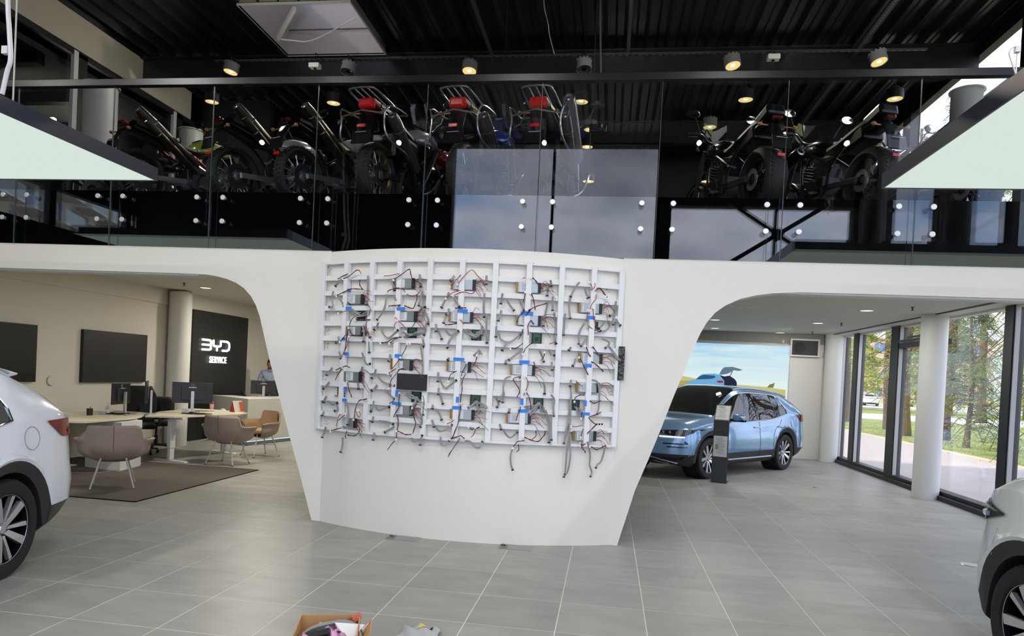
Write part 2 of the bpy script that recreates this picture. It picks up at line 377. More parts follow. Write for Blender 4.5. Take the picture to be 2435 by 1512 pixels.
# ---- round columns
def column(x, y, r, z0, z1, lab, mt=WHITE, cap=False):
    m = MB(); pr = [(0, z0), (r, z0), (r, z1), (0, z1)]
    if cap: pr = [(0, z0), (r, z0), (r, z1-.02), (r+.03, z1-.02), (r+.03, z1), (0, z1)]
    m.lathe(pr, 40); o = m.build('column', mt, smooth=True); o.location = (x, y, 0); return tag(o, lab, 'column')
CW = mat('column_white', (214, 214, 210), .5)
column(5.15, 11.82, .195, 0, CEIL, 'thick white round column in front of the right windows, nearest one', CW)
column(5.15, 16.75, .195, 0, CEIL, 'white round column in the far right corner beside the rear wall', CW)
column(-8.12, 11.98, .2, 0, 2.9, 'white round column left of the black service wall', CW)
column(-7.75, 9.3, .23, SLAB, 5.68, 'grey round column standing upstairs behind the left railing glass', mat('column_grey', (150, 150, 150), .5), True)
column(-8.07, 12.0, .21, SLAB, 5.98, 'pale round column upstairs between the leftmost motorcycles', mat('column_grey2', (170, 170, 162), .5), True)
column(4.87, 10.6, .2, SLAB, 6.03, 'white capped round column upstairs beside the right windows', CW, True)
column(4.75, .2, .2, 0, ROOF, 'dark round column mirrored in the black glass at far right', mat('col_dark', (60, 60, 62), .5))
column(5.0, 2.9, .2, 0, ROOF, 'dark round column mirrored right of the mirrored window frame', MATS['col_dark'])
# ---- roof: trapezoid deck
def deck(x0, x1, y0, y1):
    m = MB(); P = .325; x = math.floor(x0/P)*P; prof = []
    while x < x1+P:
        prof += [(x, ROOF), (x+.035, ROOF+.12), (x+.155, ROOF+.12), (x+.172, ROOF+.105), (x+.19, ROOF+.12), (x+.29, ROOF+.12)]; x += P
    prof = [(min(max(a, x0), x1), b) for a, b in prof if x0-.001 <= a <= x1+.001]
    m.grid([[(a, y0, b), (a, y1, b)] for a, b in prof]); return m
RM = mat('roof_black', (25, 25, 28), .32, spec=.8)
SKX0, SKX1, SKY0, SKY1 = -5.85, -4.08, 9.72, 11.35
for i, (a, b, c, d) in enumerate(((XLF, SKX0, YK, YB), (SKX1, XR+.1, YK, YB), (SKX0, SKX1, YK, SKY0), (SKX0, SKX1, SKY1, YB))):
    struct(deck(a, b, c, d).build('ceiling_roof_%s' % 'abcd'[i], RM, recalc=False))
m = MB(); m.bb((XLF-.3, YK-.3, ROOF+.16), (SKX0-.03, YB+.2, ROOF+.3)); m.bb((SKX1+.03, YK-.3, ROOF+.16), (XR+.3, YB+.2, ROOF+.3)); m.bb((SKX0-.03, YK-.3, ROOF+.16), (SKX1+.03, SKY0-.03, ROOF+.3)); m.bb((SKX0-.03, SKY1+.03, ROOF+.16), (SKX1+.03, YB+.2, ROOF+.3))
struct(m.build('ceiling_roof_top', BLACKM))
m = MB(); m.bb((XLF, YK-.3, ROOF-.04), (XR+.1, YK+.02, ROOF+.2)); m.bb((XLF, YB-.05, ROOF-.04), (XR+.1, YB+.2, ROOF+.2)); m.bb((XLF-.2, YK, ROOF-.04), (XLF+.02, YB, ROOF+.2)); m.bb((XR-.02, YK, ROOF-.04), (XR+.12, YB, ROOF+.2)); m.bb((XLF-.2, YF, 2.9), (XLF-.05, YB, ROOF)); m.bb((XLF, YB, 2.9), (XR+.1, YB+.2, ROOF)); struct(m.build('trim_22', BLACKM))  # roof-edge filler strips added to stop light leaking in under the deck
# beams
m = MB()
def ib(y, z0=6.62, w_=.2):
    m.bb((XLF, y-w_/2, z0), (XR, y+w_/2, z0+.02)); m.bb((XLF, y-w_/2, ROOF-.02), (XR, y+w_/2, ROOF)); m.bb((XLF, y-.01, z0), (XR, y+.01, ROOF))
beams = []
for i, y in enumerate((11.45, 14.6, 6.0, 2.2)):
    m = MB(); ib(y); struct(m.build('trim_%d' % (16+i), RM))
m = MB()
for x in (-2.2, 3.5, 0.05): m.bar((x, 7.5, 6.98), (x, 16.5, 6.98), .05, .04)
struct(m.build('trim_20', mat('rail_grey', (70, 72, 74), .4)))
# skylight shaft
sk = struct(thing('window_5', None, None))
SHM = mat('shaft_metal', (160, 152, 144), .4, .3, noise=(.8, .1))
H1 = ROOF+1.15
m = MB()
for a, b in (((SKX0, SKY0), (SKX1, SKY0)), ((SKX1, SKY0), (SKX1, SKY1)), ((SKX1, SKY1), (SKX0, SKY1)), ((SKX0, SKY1), (SKX0, SKY0))):
    m.grid([[(a[0], a[1], ROOF-.03), (a[0], a[1], ROOF+.42), (a[0], a[1], ROOF+.9), (a[0], a[1], H1)], [(b[0], b[1], ROOF-.03), (b[0], b[1], ROOF+.42), (b[0], b[1], ROOF+.9), (b[0], b[1], H1)]])
m.build('shaft', SHM, sk, recalc=False)
m = MB(); m.bb((SKX0, SKY0, H1), (SKX1, SKY1, H1+.03)); m.build('pane', emat('skylight_dome', (255, 255, 255), 1.0) if False else glassmat('milk', (.72, .72, .74), 1.4), sk)
m = MB()
for z in (ROOF+.42, ROOF+.9): m.bb((SKX0, SKY1-.012, z), (SKX1, SKY1, z+.012)); m.bb((SKX1-.012, SKY0, z), (SKX1, SKY1, z+.012))
m.build('seam', mat('seam_grey', (90, 88, 86), .5), sk)
m = MB(); m.bb((SKX0-.02, SKY0-.02, ROOF-.03), (SKX1+.02, SKY0, ROOF)); m.bb((SKX0-.02, SKY1, ROOF-.03), (SKX1+.02, SKY1+.02, ROOF)); m.bb((SKX1, SKY0, ROOF-.03), (SKX1+.02, SKY1, ROOF)); m.bb((SKX0-.02, SKY0, ROOF-.03), (SKX0, SKY1, ROOF)); m.build('frame', mat('alu', (190, 192, 192), .4), sk)
t = thing('skylight_opener', 'white window opener arm with a sagging cable hanging in the skylight', 'opener', (-5.4, 10.6, ROOF-.2))
pa, pb = at(700, 20, 2, ROOF-.02), at(660, 92, 2, ROOF-.16)
loc = Vector(t.location)
m = MB(); m.bar(pa-loc, pb-loc, .05, .07); m.build('arm', mat('arm_white', (205, 205, 205), .4), t)
pc = at(847, 42, 2, ROOF-.02); mid = at(745, 95, 2, ROOF-.2)
m = MB(); m.tube([p-loc for p in catmull([pb, (pb*.6+mid*.4)+Vector((0, 0, -.02)), mid, pc], 6)], .011, 6); m.build('cable', MATS['arm_white'], t)
# ================================================================== RAILING
rail = thing('glass_railing', 'frameless glass railing with black handrail along the upstairs gallery edge', 'railing', (0, YF-.02, TOP))
RG = glassmat('rail_glass', (.97, .985, .98), 1.52)
seams = [-4.375+1.191*k for k in range(-7, 7)]+[XR-.4]
pm = None
for i in range(len(seams)-1):
    a, b = seams[i]+.004, seams[i+1]-.004
    m = MB(); m.bb((a, 0, .0), (b, .016, 4.63-TOP)); m.build('glass_panel', RG, rail)
    m = MB(); m.bb((b-.001, -.001, .0), (b+.002, .017, 4.63-TOP)); m.build('panel_edge', mat('edge_green', (84, 98, 98), .3), rail)
bt = MB(); bt.lathe([(0, -.035), (.018, -.035), (.018, 0), (.027, 0), (.027, .010), (.024, .012), (0, .012)], 20, Matrix.Rotation(PI/2, 3, 'X'))
bo = bt.build('standoff_button', mat('button_steel', (235, 236, 236), .35, .6), rail, smooth=True, sharp=25); bme = bo.data; bpy.data.objects.remove(bo)
for s in seams[1:-1]:
    for dx in (-.15, .155):
        for z in (3.418, 3.162):
            o = bpy.data.objects.new('standoff_button', bme); COL.objects.link(o); o.location = (s+dx, -.001, z-TOP); o.parent = rail
m = MB(); m.bb((XLF, -.03, 4.625-TOP), (XR, .045, 4.70-TOP)); m.build('handrail', mat('handrail_black', (18, 18, 20), .3), rail, bevel=.004)
# ================================================================== LED WALL FRAME
FW = mat('frame_white', (228, 230, 232), .45)
fr = thing('display_frame', 'white steel lattice frame of an unfinished video wall with hanging wires on the curved wall', 'frame', (-1.44, 6.4, 1.0))
FL = Vector(fr.location)
def P3(x, z, off=0):
    # point on the curved wall, pushed out by off
    dy = .37*2*(x+1.44)/1.53**2; n = Vector((dy, -1, 0)).normalized()  # outward normal
    n = Vector((.37*2*(x+1.44)/1.53**2, -1, 0)).normalized() if True else n
    return Vector((x, ybul(x), z))+n*off
def WB(px, py, off=.05):
    d = ray(px, py); t = 6.5/d.y
    for _ in range(25):
        P = CAM+d*t; yb = ybul(P.x)-off; t = yb/d.y
    return CAM+d*t
ZR = [2.735-.158*k for k in range(12)]
XC = [-3.01, -2.71, -2.40, -2.09, -1.77, -1.45, -1.132, -.815, -.508, -.206, .065]
def strip(m, pts, w_, zc=None, th=.02, off=.03):
    pass
OFFB = .055
# horizontals follow the curve
for k, z in enumerate(ZR):
    w_ = .05 if k not in (0, 11) else .024
    m = MB(); xs = [XC[0]+(XC[-1]-XC[0])*i/24 for i in range(25)]
    o1 = OFFB-.012; rows = []
    for x in xs:
        a = P3(x, z, o1); b = P3(x, z, .012)
        rows.append([p-FL for p in (a+Vector((0, 0, w_/2)), b+Vector((0, 0, w_/2)), b-Vector((0, 0, w_/2)), a-Vector((0, 0, w_/2)), a+Vector((0, 0, w_/2)))])
    m.grid(rows); m.build('cross_bar', FW, fr)
for k, x in enumerate(XC):
    w_ = (.046 if k % 2 == 0 else .052) if k not in (0, 10) else .03
    m = MB(); a = P3(x, ZR[-1]-.01, OFFB/2+.008)-FL; b = P3(x, ZR[0]+.012, OFFB/2+.008)-FL
    n = P3(x, 0, 1)-P3(x, 0, 0)
    m.bar(a, b, w_, OFFB, up=n.cross(Vector((0, 0, 1)))); m.box(b, (w_+.03, .02, .006)); m.build('vertical_bar', FW, fr, bevel=.003)
# power supplies
PSUM = mat('psu_silver', (168, 178, 180), .35, .7); TERM = mat('terminal_black', (25, 25, 27), .5); PSL = mat('psu_label', (214, 220, 224), .5); BRS = mat('terminal_brass', (150, 120, 60), .4, .5)
WRED = mat('wire_red', (150, 40, 38), .5); WBLK = mat('wire_black', (45, 36, 36), .5); RIB = mat('ribbon_grey', (140, 141, 142), .6); PLUG = mat('plug_black', (26, 26, 28), .5); WPLUG = mat('plug_white', (235, 235, 235), .4)
def surfM(px, py, off):
    c = WB(px, py, off); n = (P3(c.x, 0, 1)-P3(c.x, 0, 0)); return facing(c-FL, n)
def psu(px, py, wires=True):
    M = surfM(px, py, .03); M3 = M.to_3x3(); c = M.translation
    m = MB(); m.box(c, (.225, .098, .03), M3); p = m.build('power_supply', PSUM, fr, bevel=.002)
    m = MB(); m.box(M@Vector((-.035, 0, .0155)), (.09, .082, .002), M3); m.build('label', PSL, p)
    m = MB(); m.box(M@Vector((-.055, .012, .017)), (.035, .05, .001), M3); 
    m = MB(); m.box(M@Vector((.104, 0, .012)), (.028, .1, .026), M3); m.build('terminal_strip', TERM, p)
    m = MB(); m.box(M@Vector((-.112, 0, .008)), (.022, .095, .026), M3); m.build('input_terminal', BRS, p)
    m = MB()
    for i in range(5): m.box(M@Vector((-.045, .03-i*.014, .017)), (.05, .004, .001), M3)
    m.build('print', mat('label_ink', (90, 100, 110), .6), p)
    if wires:
        for i in range(7):
            y0 = -.04+i*.0135; a = M@Vector((.115, y0, .02)); e_ = M@Vector((.20+rnd.uniform(-.02, .08), y0*1.4+rnd.uniform(-.12, .03), .03+rnd.uniform(0, .02)))
            mid = (a+e_)/2+(M3@Vector((0, rnd.uniform(0, .05), .02)))
            m = MB(); m.tube(catmull([a, mid, e_], 5), .0022, 5); m.build('wire', WRED if i % 3 else WBLK, p)
for q in [(845, 712), (845, 787), (962, 674), (967, 752), (840, 895), (957, 868), (1103, 677), (1097, 754), (1092, 872), (1257, 684), (1257, 762), (1243, 880), (1403, 733), (1397, 921), (1100, 985), (1233, 994), (1389, 1036), (957, 975), (828, 1004), (1404, 852)]:
    psu(*q)
GPCB = mat('pcb_green', (38, 84, 66), .45)
def card(px, py, w_=.10, h_=.13):
    M = surfM(px, py, .025); M3 = M.to_3x3()
    m = MB(); m.box(M.translation, (w_, h_, .004), M3); p = m.build('receiver_card', GPCB, fr)
    m = MB()
    for s in (-1, 1):
        for i in range(5): m.box(M@Vector((s*w_*.42, -h_*.4+i*h_*.2, .008)), (.012, h_*.15, .012), M3)
    m.box(M@Vector((0, .01, .005)), (.03, .03, .006), M3); m.box(M@Vector((0, -.04, .005)), (.02, .02, .006), M3); m.build('header_row', PLUG, p)['kind'] = 'stuff'
for q in [(860, 748), (980, 795), (1133, 800), (1276, 808), (1410, 780), (812, 935), (990, 945), (1130, 952), (1280, 958), (1366, 966)]: card(*q)
# ribbon cables : polylines in picture pixels laid on the curved wall
def ribbon(pts, w_=.02, off=.07, plug=True, bun=0):
    P = [WB(x, y, off+.012*math.sin(i*1.7+x)) for i, (x, y) in enumerate(pts)]
    C = catmull(P, 7); rows = []
    for i, p in enumerate(C):
        t = C[min(i+1, len(C)-1)]-C[max(i-1, 0)]; s = t.cross(Vector((0, -1, 0)));
        s = s.normalized() if s.length > 1e-5 else Vector((1, 0, 0)); s = (s+Vector((0, .3*math.sin(i*.4), 0))).normalized()
        q = p-FL; n = Vector((0, -.0008, 0)); rows.append([q-s*w_/2+n, q+s*w_/2+n, q+s*w_/2-n*2, q-s*w_/2-n*2, q-s*w_/2+n])
    m = MB(); m.grid(rows); p = m.build('ribbon_cable', RIB, fr, smooth=True)
    if plug:
        t = (C[-1]-C[-2]).normalized(); z = t; x = z.cross(Vector((0, -1, 0))).normalized(); y = z.cross(x)
        m = MB(); m.box(C[-1]-FL, (w_*1.25, .014, .013), Matrix((x, y, z)).transposed()); m.build('plug', PLUG, p)
    return p
RB = [
 [(875, 655), (874, 690), (871, 725)], [(811, 663), (805, 672), (798, 680)], [(793, 692), (789, 708), (791, 728), (783, 730)], [(805, 706), (815, 722), (818, 728)],
 [(880, 735), (876, 755), (868, 778), (860, 790)], [(862, 775), (866, 790), (864, 812)], [(870, 780), (877, 795), (880, 802)], [(877, 812), (878, 838)], [(805, 800), (804, 812), (799, 815)],
 [(806, 836), (810, 848), (811, 853)], [(861, 838), (864, 850), (866, 856), (872, 866), (880, 865)], [(998, 652), (998, 672), (1000, 682)], [(1004, 692), (1000, 710), (996, 727)],
 [(1004, 700), (1008, 720), (1010, 730)], [(918, 700), (916, 725), (908, 745), (897, 760)], [(930, 665), (935, 680), (938, 690)], [(936, 702), (945, 722), (950, 727)], [(900, 767), (895, 778), (890, 784)],
 [(903, 778), (912, 795), (925, 803), (946, 785)], [(1003, 728), (1001, 745), (998, 765)], [(1013, 768), (1011, 785), (1008, 796)], [(1005, 806), (1009, 822), (1007, 824)], [(1010, 742), (1018, 760), (1018, 770)],
 [(928, 842), (926, 855), (924, 859)], [(1000, 822), (1004, 850), (1005, 880), (1002, 897)], [(894, 878), (889, 893), (884, 899)], [(896, 890), (910, 908), (938, 917)], [(897, 915), (889, 925), (884, 929)],
 [(914, 926), (930, 942), (938, 948)], [(889, 953), (885, 972), (882, 978)], [(893, 964), (900, 975), (925, 968)], [(888, 990), (885, 1003)], [(900, 1001), (920, 1003), (935, 1008)], [(938, 1014), (925, 1022), (915, 1028)],
 [(890, 1028), (887, 1046)], [(1004, 938), (1008, 960), (1006, 986)], [(1002, 985), (1003, 1005), (1000, 1015)], [(978, 1041), (984, 1050), (1000, 1045), (1004, 1035)], [(1002, 1040), (999, 1058)],
 [(1080, 655), (1076, 662), (1071, 667)], [(1157, 655), (1156, 676)], [(1068, 695), (1058, 715), (1050, 731)], [(1077, 707), (1087, 722), (1092, 729)], [(1067, 733), (1066, 745), (1061, 748)], [(1060, 752), (1055, 768)],
 [(1037, 770), (1037, 788)], [(1040, 782), (1047, 798), (1050, 806)], [(1058, 784), (1072, 797), (1090, 787)], [(1088, 790), (1070, 808), (1064, 824), (1064, 827)], [(1152, 697), (1150, 730), (1151, 754)], [(1158, 745), (1156, 790), (1158, 815)],
 [(1146, 775), (1145, 797)], [(1068, 850), (1065, 856)], [(1042, 885), (1041, 907)], [(1044, 896), (1053, 917), (1063, 921), (1085, 904)], [(1043, 922), (1042, 938)], [(1045, 934), (1053, 960)], [(1029, 962), (1028, 972)],
 [(1035, 972), (1045, 985), (1050, 998)], [(1027, 998), (1032, 1015)], [(1034, 1012), (1045, 1025), (1065, 1020), (1075, 1010)], [(1048, 1038), (1048, 1055), (1060, 1058), (1068, 1048)], [(1105, 1048), (1118, 1050), (1128, 1062), (1140, 1064), (1147, 1050)],
 [(1195, 697), (1191, 722)], [(1203, 710), (1212, 725), (1222, 738)], [(1192, 737), (1188, 755), (1185, 763)], [(1309, 666), (1311, 680)], [(1305, 680), (1301, 703)], [(1314, 705), (1314, 738)], [(1303, 716), (1298, 742), (1292, 775)],
 [(1235, 713), (1240, 725), (1246, 737)], [(1180, 775), (1179, 801)], [(1185, 787), (1192, 808), (1215, 812), (1238, 795)], [(1206, 815), (1199, 825), (1194, 833)], [(1240, 833), (1222, 847), (1210, 856)], [(1318, 743), (1322, 780), (1322, 796)],
 [(1322, 796), (1320, 810), (1322, 817)], [(1283, 833), (1290, 850), (1293, 860)], [(1305, 833), (1310, 842), (1318, 845)], [(1204, 855), (1202, 865)], [(1312, 860), (1313, 880)], [(1215, 895), (1202, 900), (1197, 918), (1196, 935), (1188, 954)],
 [(1198, 932), (1195, 957)], [(1177, 942), (1185, 958), (1182, 968)], [(1212, 971), (1210, 981)], [(1290, 908), (1295, 920), (1295, 936)], [(1310, 938), (1318, 950), (1316, 970), (1317, 989)], [(1292, 968), (1302, 1000), (1306, 1030), (1305, 1052)],
 [(1297, 975), (1308, 1010), (1311, 1046)], [(1188, 1008), (1192, 1021)], [(1195, 1020), (1205, 1035), (1215, 1040), (1230, 1028)], [(1378, 671), (1367, 685), (1357, 705)], [(1357, 705), (1353, 730), (1356, 757)], [(1390, 682), (1394, 698), (1400, 708)],
 [(1344, 745), (1341, 780), (1340, 797)], [(1465, 716), (1461, 745), (1458, 772)], [(1467, 725), (1460, 745), (1450, 751)], [(1464, 758), (1470, 768), (1475, 774)], [(1390, 768), (1378, 790), (1376, 818)], [(1393, 800), (1388, 815), (1381, 823)],
 [(1358, 825), (1353, 833)], [(1444, 820), (1455, 832), (1470, 852), (1478, 858)], [(1430, 805), (1446, 812), (1448, 820), (1440, 827)], [(1448, 762), (1448, 778), (1438, 787), (1428, 787)], [(1440, 763), (1430, 775), (1424, 781)],
 [(1369, 852), (1365, 865), (1362, 870)], [(1358, 903), (1356, 918)], [(1356, 918), (1358, 945), (1352, 990), (1347, 1020), (1341, 1054)], [(1357, 945), (1356, 1000), (1349, 1060), (1344, 1120), (1341, 1134)], [(1350, 1000), (1354, 1050), (1356, 1085), (1350, 1120), (1343, 1128)],
 [(1397, 1050), (1403, 1080), (1402, 1105), (1407, 1122), (1404, 1133)], [(1440, 1060), (1430, 1095), (1420, 1105), (1417, 1112)], [(1218, 1068), (1214, 1085), (1215, 1105), (1219, 1117)], [(815, 1040), (814, 1060), (810, 1075)], [(775, 1015), (770, 1030), (766, 1040)],
 [(790, 874), (782, 885), (777, 892)], [(783, 908), (775, 918), (769, 924)], [(776, 942), (769, 956)], [(770, 978), (766, 988)], [(778, 953), (790, 962), (802, 958)], [(800, 960), (803, 975), (796, 977)],
 [(824, 957), (828, 975), (826, 1010)], [(851, 910), (852, 925)], [(862, 872), (858, 885)], [(1408, 903), (1420, 908), (1425, 925), (1424, 965), (1420, 985)],
]
for pl in RB: ribbon(pl, w_=.021 if len(pl) < 4 else .018)
# bundles of ribbon near the cards
def fan(cx_, cy_, tgts, n=3):
    for (tx, ty) in tgts:
        for k in range(n):
            mx, my = (cx_+tx)/2+rnd.uniform(-5, 5), (cy_+ty)/2+rnd.uniform(-2, 7)
            ribbon([(cx_+rnd.uniform(-3, 3), cy_+rnd.uniform(-4, 4)), (mx, my), (tx+rnd.uniform(-3, 3), ty+rnd.uniform(-3, 3))], .014, .05+.012*k, plug=False)
fan(858, 748, [(835, 745), (838, 735), (880, 735)]); fan(978, 795, [(958, 790), (962, 802), (1003, 790)]); fan(1130, 800, [(1105, 788), (1112, 785), (1148, 785)])
fan(990, 945, [(965, 938), (1003, 955), (985, 968), (975, 985)]); fan(1132, 955, [(1112, 970), (1158, 968), (1140, 985)], 4); fan(1282, 960, [(1248, 968), (1298, 985), (1262, 985)], 4); fan(1368, 970, [(1385, 980), (1388, 990)]); fan(812, 935, [(795, 940), (805, 950)], 2)
fan(1140, 833, [(1128, 845), (1146, 840)], 2); fan(1410, 782, [(1425, 790), (1400, 775)], 2)
# red and black wire looms
def wire(pts, both=True, r=.0035, off=.075):
    P = [WB(x, y, off+.01*math.sin(i*2.1+y)) for i, (x, y) in enumerate(pts)]
    C = [p-FL for p in catmull(P, 6)]
    m = MB(); m.tube(C, r, 6); o = m.build('wire_loom', WRED, fr, smooth=True)
    if both:
        m = MB(); m.tube([c+Vector((.004*math.sin(i*.7), -.003, .006*math.cos(i*.5))) for i, c in enumerate(C)], r, 6); m.build('black_wire', WBLK, o, smooth=True)
    m = MB(); m.box(C[0], (.016, .014, .02)); m.build('connector', WPLUG, o)
    return o
WR = [
 [(802, 665), (813, 657), (826, 652)], [(816, 664), (832, 655), (845, 645), (853, 642), (859, 651)], [(800, 704), (815, 695), (830, 689), (845, 686), (865, 689)], [(855, 662), (856, 676), (861, 688)],
 [(824, 718), (833, 724)], [(805, 745), (815, 741), (824, 739)], [(845, 752), (836, 760), (828, 785), (823, 815), (820, 835)], [(845, 760), (860, 760), (880, 761)], [(829, 780), (836, 793), (850, 799), (858, 795)],
 [(808, 813), (815, 805), (820, 798)], [(830, 800), (826, 820), (816, 840), (810, 852)], [(912, 656), (928, 655), (950, 650)], [(936, 666), (955, 652), (973, 641), (978, 655), (981, 668)], [(920, 697), (925, 690), (942, 686), (958, 687), (965, 698)],
 [(965, 698), (978, 704), (992, 700), (1000, 690)], [(922, 729), (935, 726), (950, 726)], [(960, 727), (972, 730), (983, 733), (990, 715), (992, 700)], [(938, 752), (948, 763), (960, 775), (966, 788)], [(945, 762), (938, 772), (940, 782)],
 [(905, 816), (922, 812), (935, 805), (955, 801)], [(926, 817), (940, 805), (950, 802)], [(966, 788), (978, 780), (988, 765)], [(968, 818), (960, 838), (948, 855)], [(975, 817), (990, 817), (998, 819)],
 [(1070, 682), (1082, 668), (1096, 653)], [(1088, 676), (1105, 655), (1122, 642), (1135, 655), (1148, 668), (1152, 680)], [(1060, 710), (1075, 697), (1095, 690)], [(1078, 703), (1100, 694), (1122, 698), (1132, 688)], [(1080, 734), (1095, 731), (1108, 733)],
 [(1056, 773), (1070, 771), (1086, 770)], [(1094, 758), (1103, 771)], [(1240, 661), (1250, 661)], [(1264, 660), (1275, 668), (1283, 680), (1291, 687)], [(1249, 695), (1246, 712), (1243, 720)], [(1262, 697), (1270, 715), (1272, 738)],
 [(1250, 736), (1236, 750), (1228, 768)], [(1259, 738), (1250, 752)], [(1259, 738), (1275, 728), (1300, 722)], [(1256, 800), (1256, 775), (1262, 763), (1270, 770)], [(1243, 780), (1240, 795), (1232, 808)], [(1214, 829), (1228, 827), (1243, 817)],
 [(1243, 842), (1250, 828), (1262, 818), (1275, 815)], [(1303, 819), (1315, 815), (1322, 813)], [(1402, 671), (1408, 683), (1403, 690)], [(1415, 671), (1414, 682), (1406, 690)], [(1392, 712), (1402, 706)], [(1402, 738), (1408, 722), (1416, 712), (1418, 700)],
 [(1397, 738), (1396, 755), (1394, 765)], [(1410, 732), (1412, 755), (1418, 775), (1425, 788)], [(1440, 705), (1436, 695), (1425, 686), (1415, 692)], [(1444, 710), (1437, 698), (1428, 688)], [(1392, 823), (1400, 840), (1404, 848)], [(1407, 823), (1420, 838), (1430, 850)],
 [(1377, 850), (1388, 868), (1398, 892)], [(1404, 860), (1420, 868), (1434, 884)], [(1368, 902), (1376, 912), (1385, 918)], [(1366, 955), (1368, 945), (1378, 940), (1390, 939)], [(1400, 953), (1413, 958), (1428, 953)], [(1382, 995), (1384, 980)],
 [(1430, 980), (1418, 985), (1400, 993), (1412, 1005), (1416, 1012), (1396, 1030)], [(1358, 1014), (1372, 1014), (1383, 1011)], [(1381, 1040), (1386, 1020)], [(1380, 1054), (1384, 1062), (1392, 1077)], [(1380, 1060), (1392, 1056)],
 [(1403, 1062), (1418, 1068), (1430, 1065), (1440, 1058)], [(1232, 903), (1238, 895), (1220, 902), (1235, 925), (1230, 945)], [(1250, 895), (1256, 910), (1252, 925), (1245, 940)], [(1250, 932), (1260, 948), (1262, 972)], [(1238, 965), (1232, 985), (1227, 1000)],
 [(1219, 1065), (1230, 1050), (1246, 1048)], [(1231, 1055), (1234, 1068), (1228, 1075)], [(1245, 1040), (1262, 1045), (1280, 1050), (1293, 1035), (1297, 1025)], [(1272, 1022), (1275, 1035), (1265, 1045)], [(1268, 858), (1273, 872), (1275, 876)],
 [(1295, 838), (1292, 850), (1285, 858)], [(1134, 845), (1130, 862), (1125, 868)], [(1108, 885), (1100, 905), (1098, 930), (1095, 960)], [(1110, 862), (1102, 880), (1096, 895)], [(1066, 907), (1072, 890), (1085, 883)], [(1095, 960), (1093, 985), (1088, 1010), (1078, 1035), (1070, 1045)],
 [(1060, 1008), (1072, 1004), (1080, 998)], [(1070, 1045), (1080, 1040), (1095, 1037), (1105, 1042)], [(1095, 1040), (1085, 1055), (1075, 1070), (1066, 1085)], [(1115, 1015), (1122, 1020), (1140, 1016)], [(1130, 1018), (1128, 1030), (1120, 1040)],
 [(923, 889), (935, 880), (941, 877)], [(925, 923), (930, 905), (945, 885), (955, 876), (965, 880)], [(952, 850), (942, 865), (932, 877)], [(950, 935), (949, 955), (948, 970), (936, 990)], [(925, 960), (932, 955), (938, 950)],
 [(940, 985), (947, 995), (946, 1015), (943, 1030), (942, 1045)], [(980, 970), (985, 990), (988, 1010), (982, 1030)], [(942, 1045), (932, 1055), (921, 1070)], [(943, 1025), (955, 1028), (965, 1034), (978, 1032)], [(797, 881), (810, 874), (822, 871), (832, 873)],
 [(814, 874), (805, 888), (797, 904)], [(825, 908), (830, 925), (836, 945)], [(841, 998), (845, 975), (852, 955), (866, 949), (873, 948)], [(812, 982), (805, 990), (802, 1002), (800, 1014)], [(822, 985), (812, 992), (805, 1000)], [(786, 1025), (798, 1020), (811, 1018)],
 [(824, 1023), (822, 1035), (822, 1043)], [(824, 1035), (845, 1035), (855, 1022), (850, 1010)], [(852, 975), (857, 985), (853, 992), (846, 978)],
]
for pl in WR: wire(pl, both=rnd.random() < .75)
# blue tape
TAPE = mat('tape_blue', (52, 128, 222), .6)
for (px, py, w_, h_) in [(829, 690, .05, .03), (829, 733, .08, .035), (817, 806, .05, .03), (823, 841, .07, .03), (953, 734, .09, .03), (946, 846, .07, .035), (1100, 739, .1, .035), (1091, 854, .11, .03), (1253, 745, .12, .035), (1247, 861, .10, .035), (1405, 755, .09, .035), (1398, 869, .08, .035),
                     (820, 926, .028, .06), (819, 951, .06, .03), (943, 935, .03, .065), (943, 959, .1, .03), (1088, 950, .03, .055), (1086, 969, .09, .03), (1241, 955, .03, .065), (1244, 977, .1, .03), (1392, 959, .03, .055), (1391, 984, .10, .03)]:
    M = surfM(px, py, OFFB+.012); m = MB(); m.box(M.translation, (w_, h_, .0012), M.to_3x3() @ Matrix.Rotation(rnd.uniform(-.06, .06), 3, 'Z')); m.build('blue_tape', TAPE, fr)
# mounting plates with small holes at the frame's outer columns, dark screw dots
m = MB()
for (px, py) in [(1472, 657), (1445, 688), (1458, 820), (1452, 930), (1450, 1040), (785, 640), (781, 785), (778, 820), (777, 1000), (776, 895)]:
    for k in range(9):
        M = surfM(px+rnd.uniform(-6, 6), py+rnd.uniform(-9, 9), .004); m.box(M.translation, (.006, .005, .003), M.to_3x3())
m.build('screw_holes', mat('hole_grey', (110, 110, 108), .8), fr)['kind'] = 'stuff'
m = MB()
for k in range(3): M = surfM(1419+k*6.3, 1008.5, .004); m.lathe([(0, .002), (.009, .002), (.009, -.01)], 12, M.to_3x3(), M.translation)
m.build('cable_holes', GLOSSB, fr)
# the two fitted black modules
def ledmod(c, nrm, wd, ht, lab, back=False):
    t = thing('screen_module', lab, 'screen module', c, 0, None); M = facing((0, 0, 0), nrm); M3 = M.to_3x3()
    m = MB(); m.box((0, 0, 0), (wd, ht, .016), M3); m.build('housing', BLACKP, t, bevel=.002)
    m = MB(); 
    if back:
        r2 = random.Random(3)
        for k in range(60): m.box(M@Vector((r2.uniform(-wd*.45, wd*.45), r2.uniform(-ht*.47, ht*.47), .01)), (r2.uniform(.005, .02), r2.uniform(.005, .02), .01), M3)
        m.build('circuit_parts', mat('chip_grey', (95, 98, 100), .4), t)
    else:
        m.box(M@Vector((0, 0, .0085)), (wd-.008, ht-.008, .002), M3); m.build('led_face', mat('led_face', (31, 32, 36), .6, bump=(900, .3)), t)
    return t
c = WB(979.5, 908, .075); n = P3(c.x, 0, 1)-P3(c.x, 0, 0)
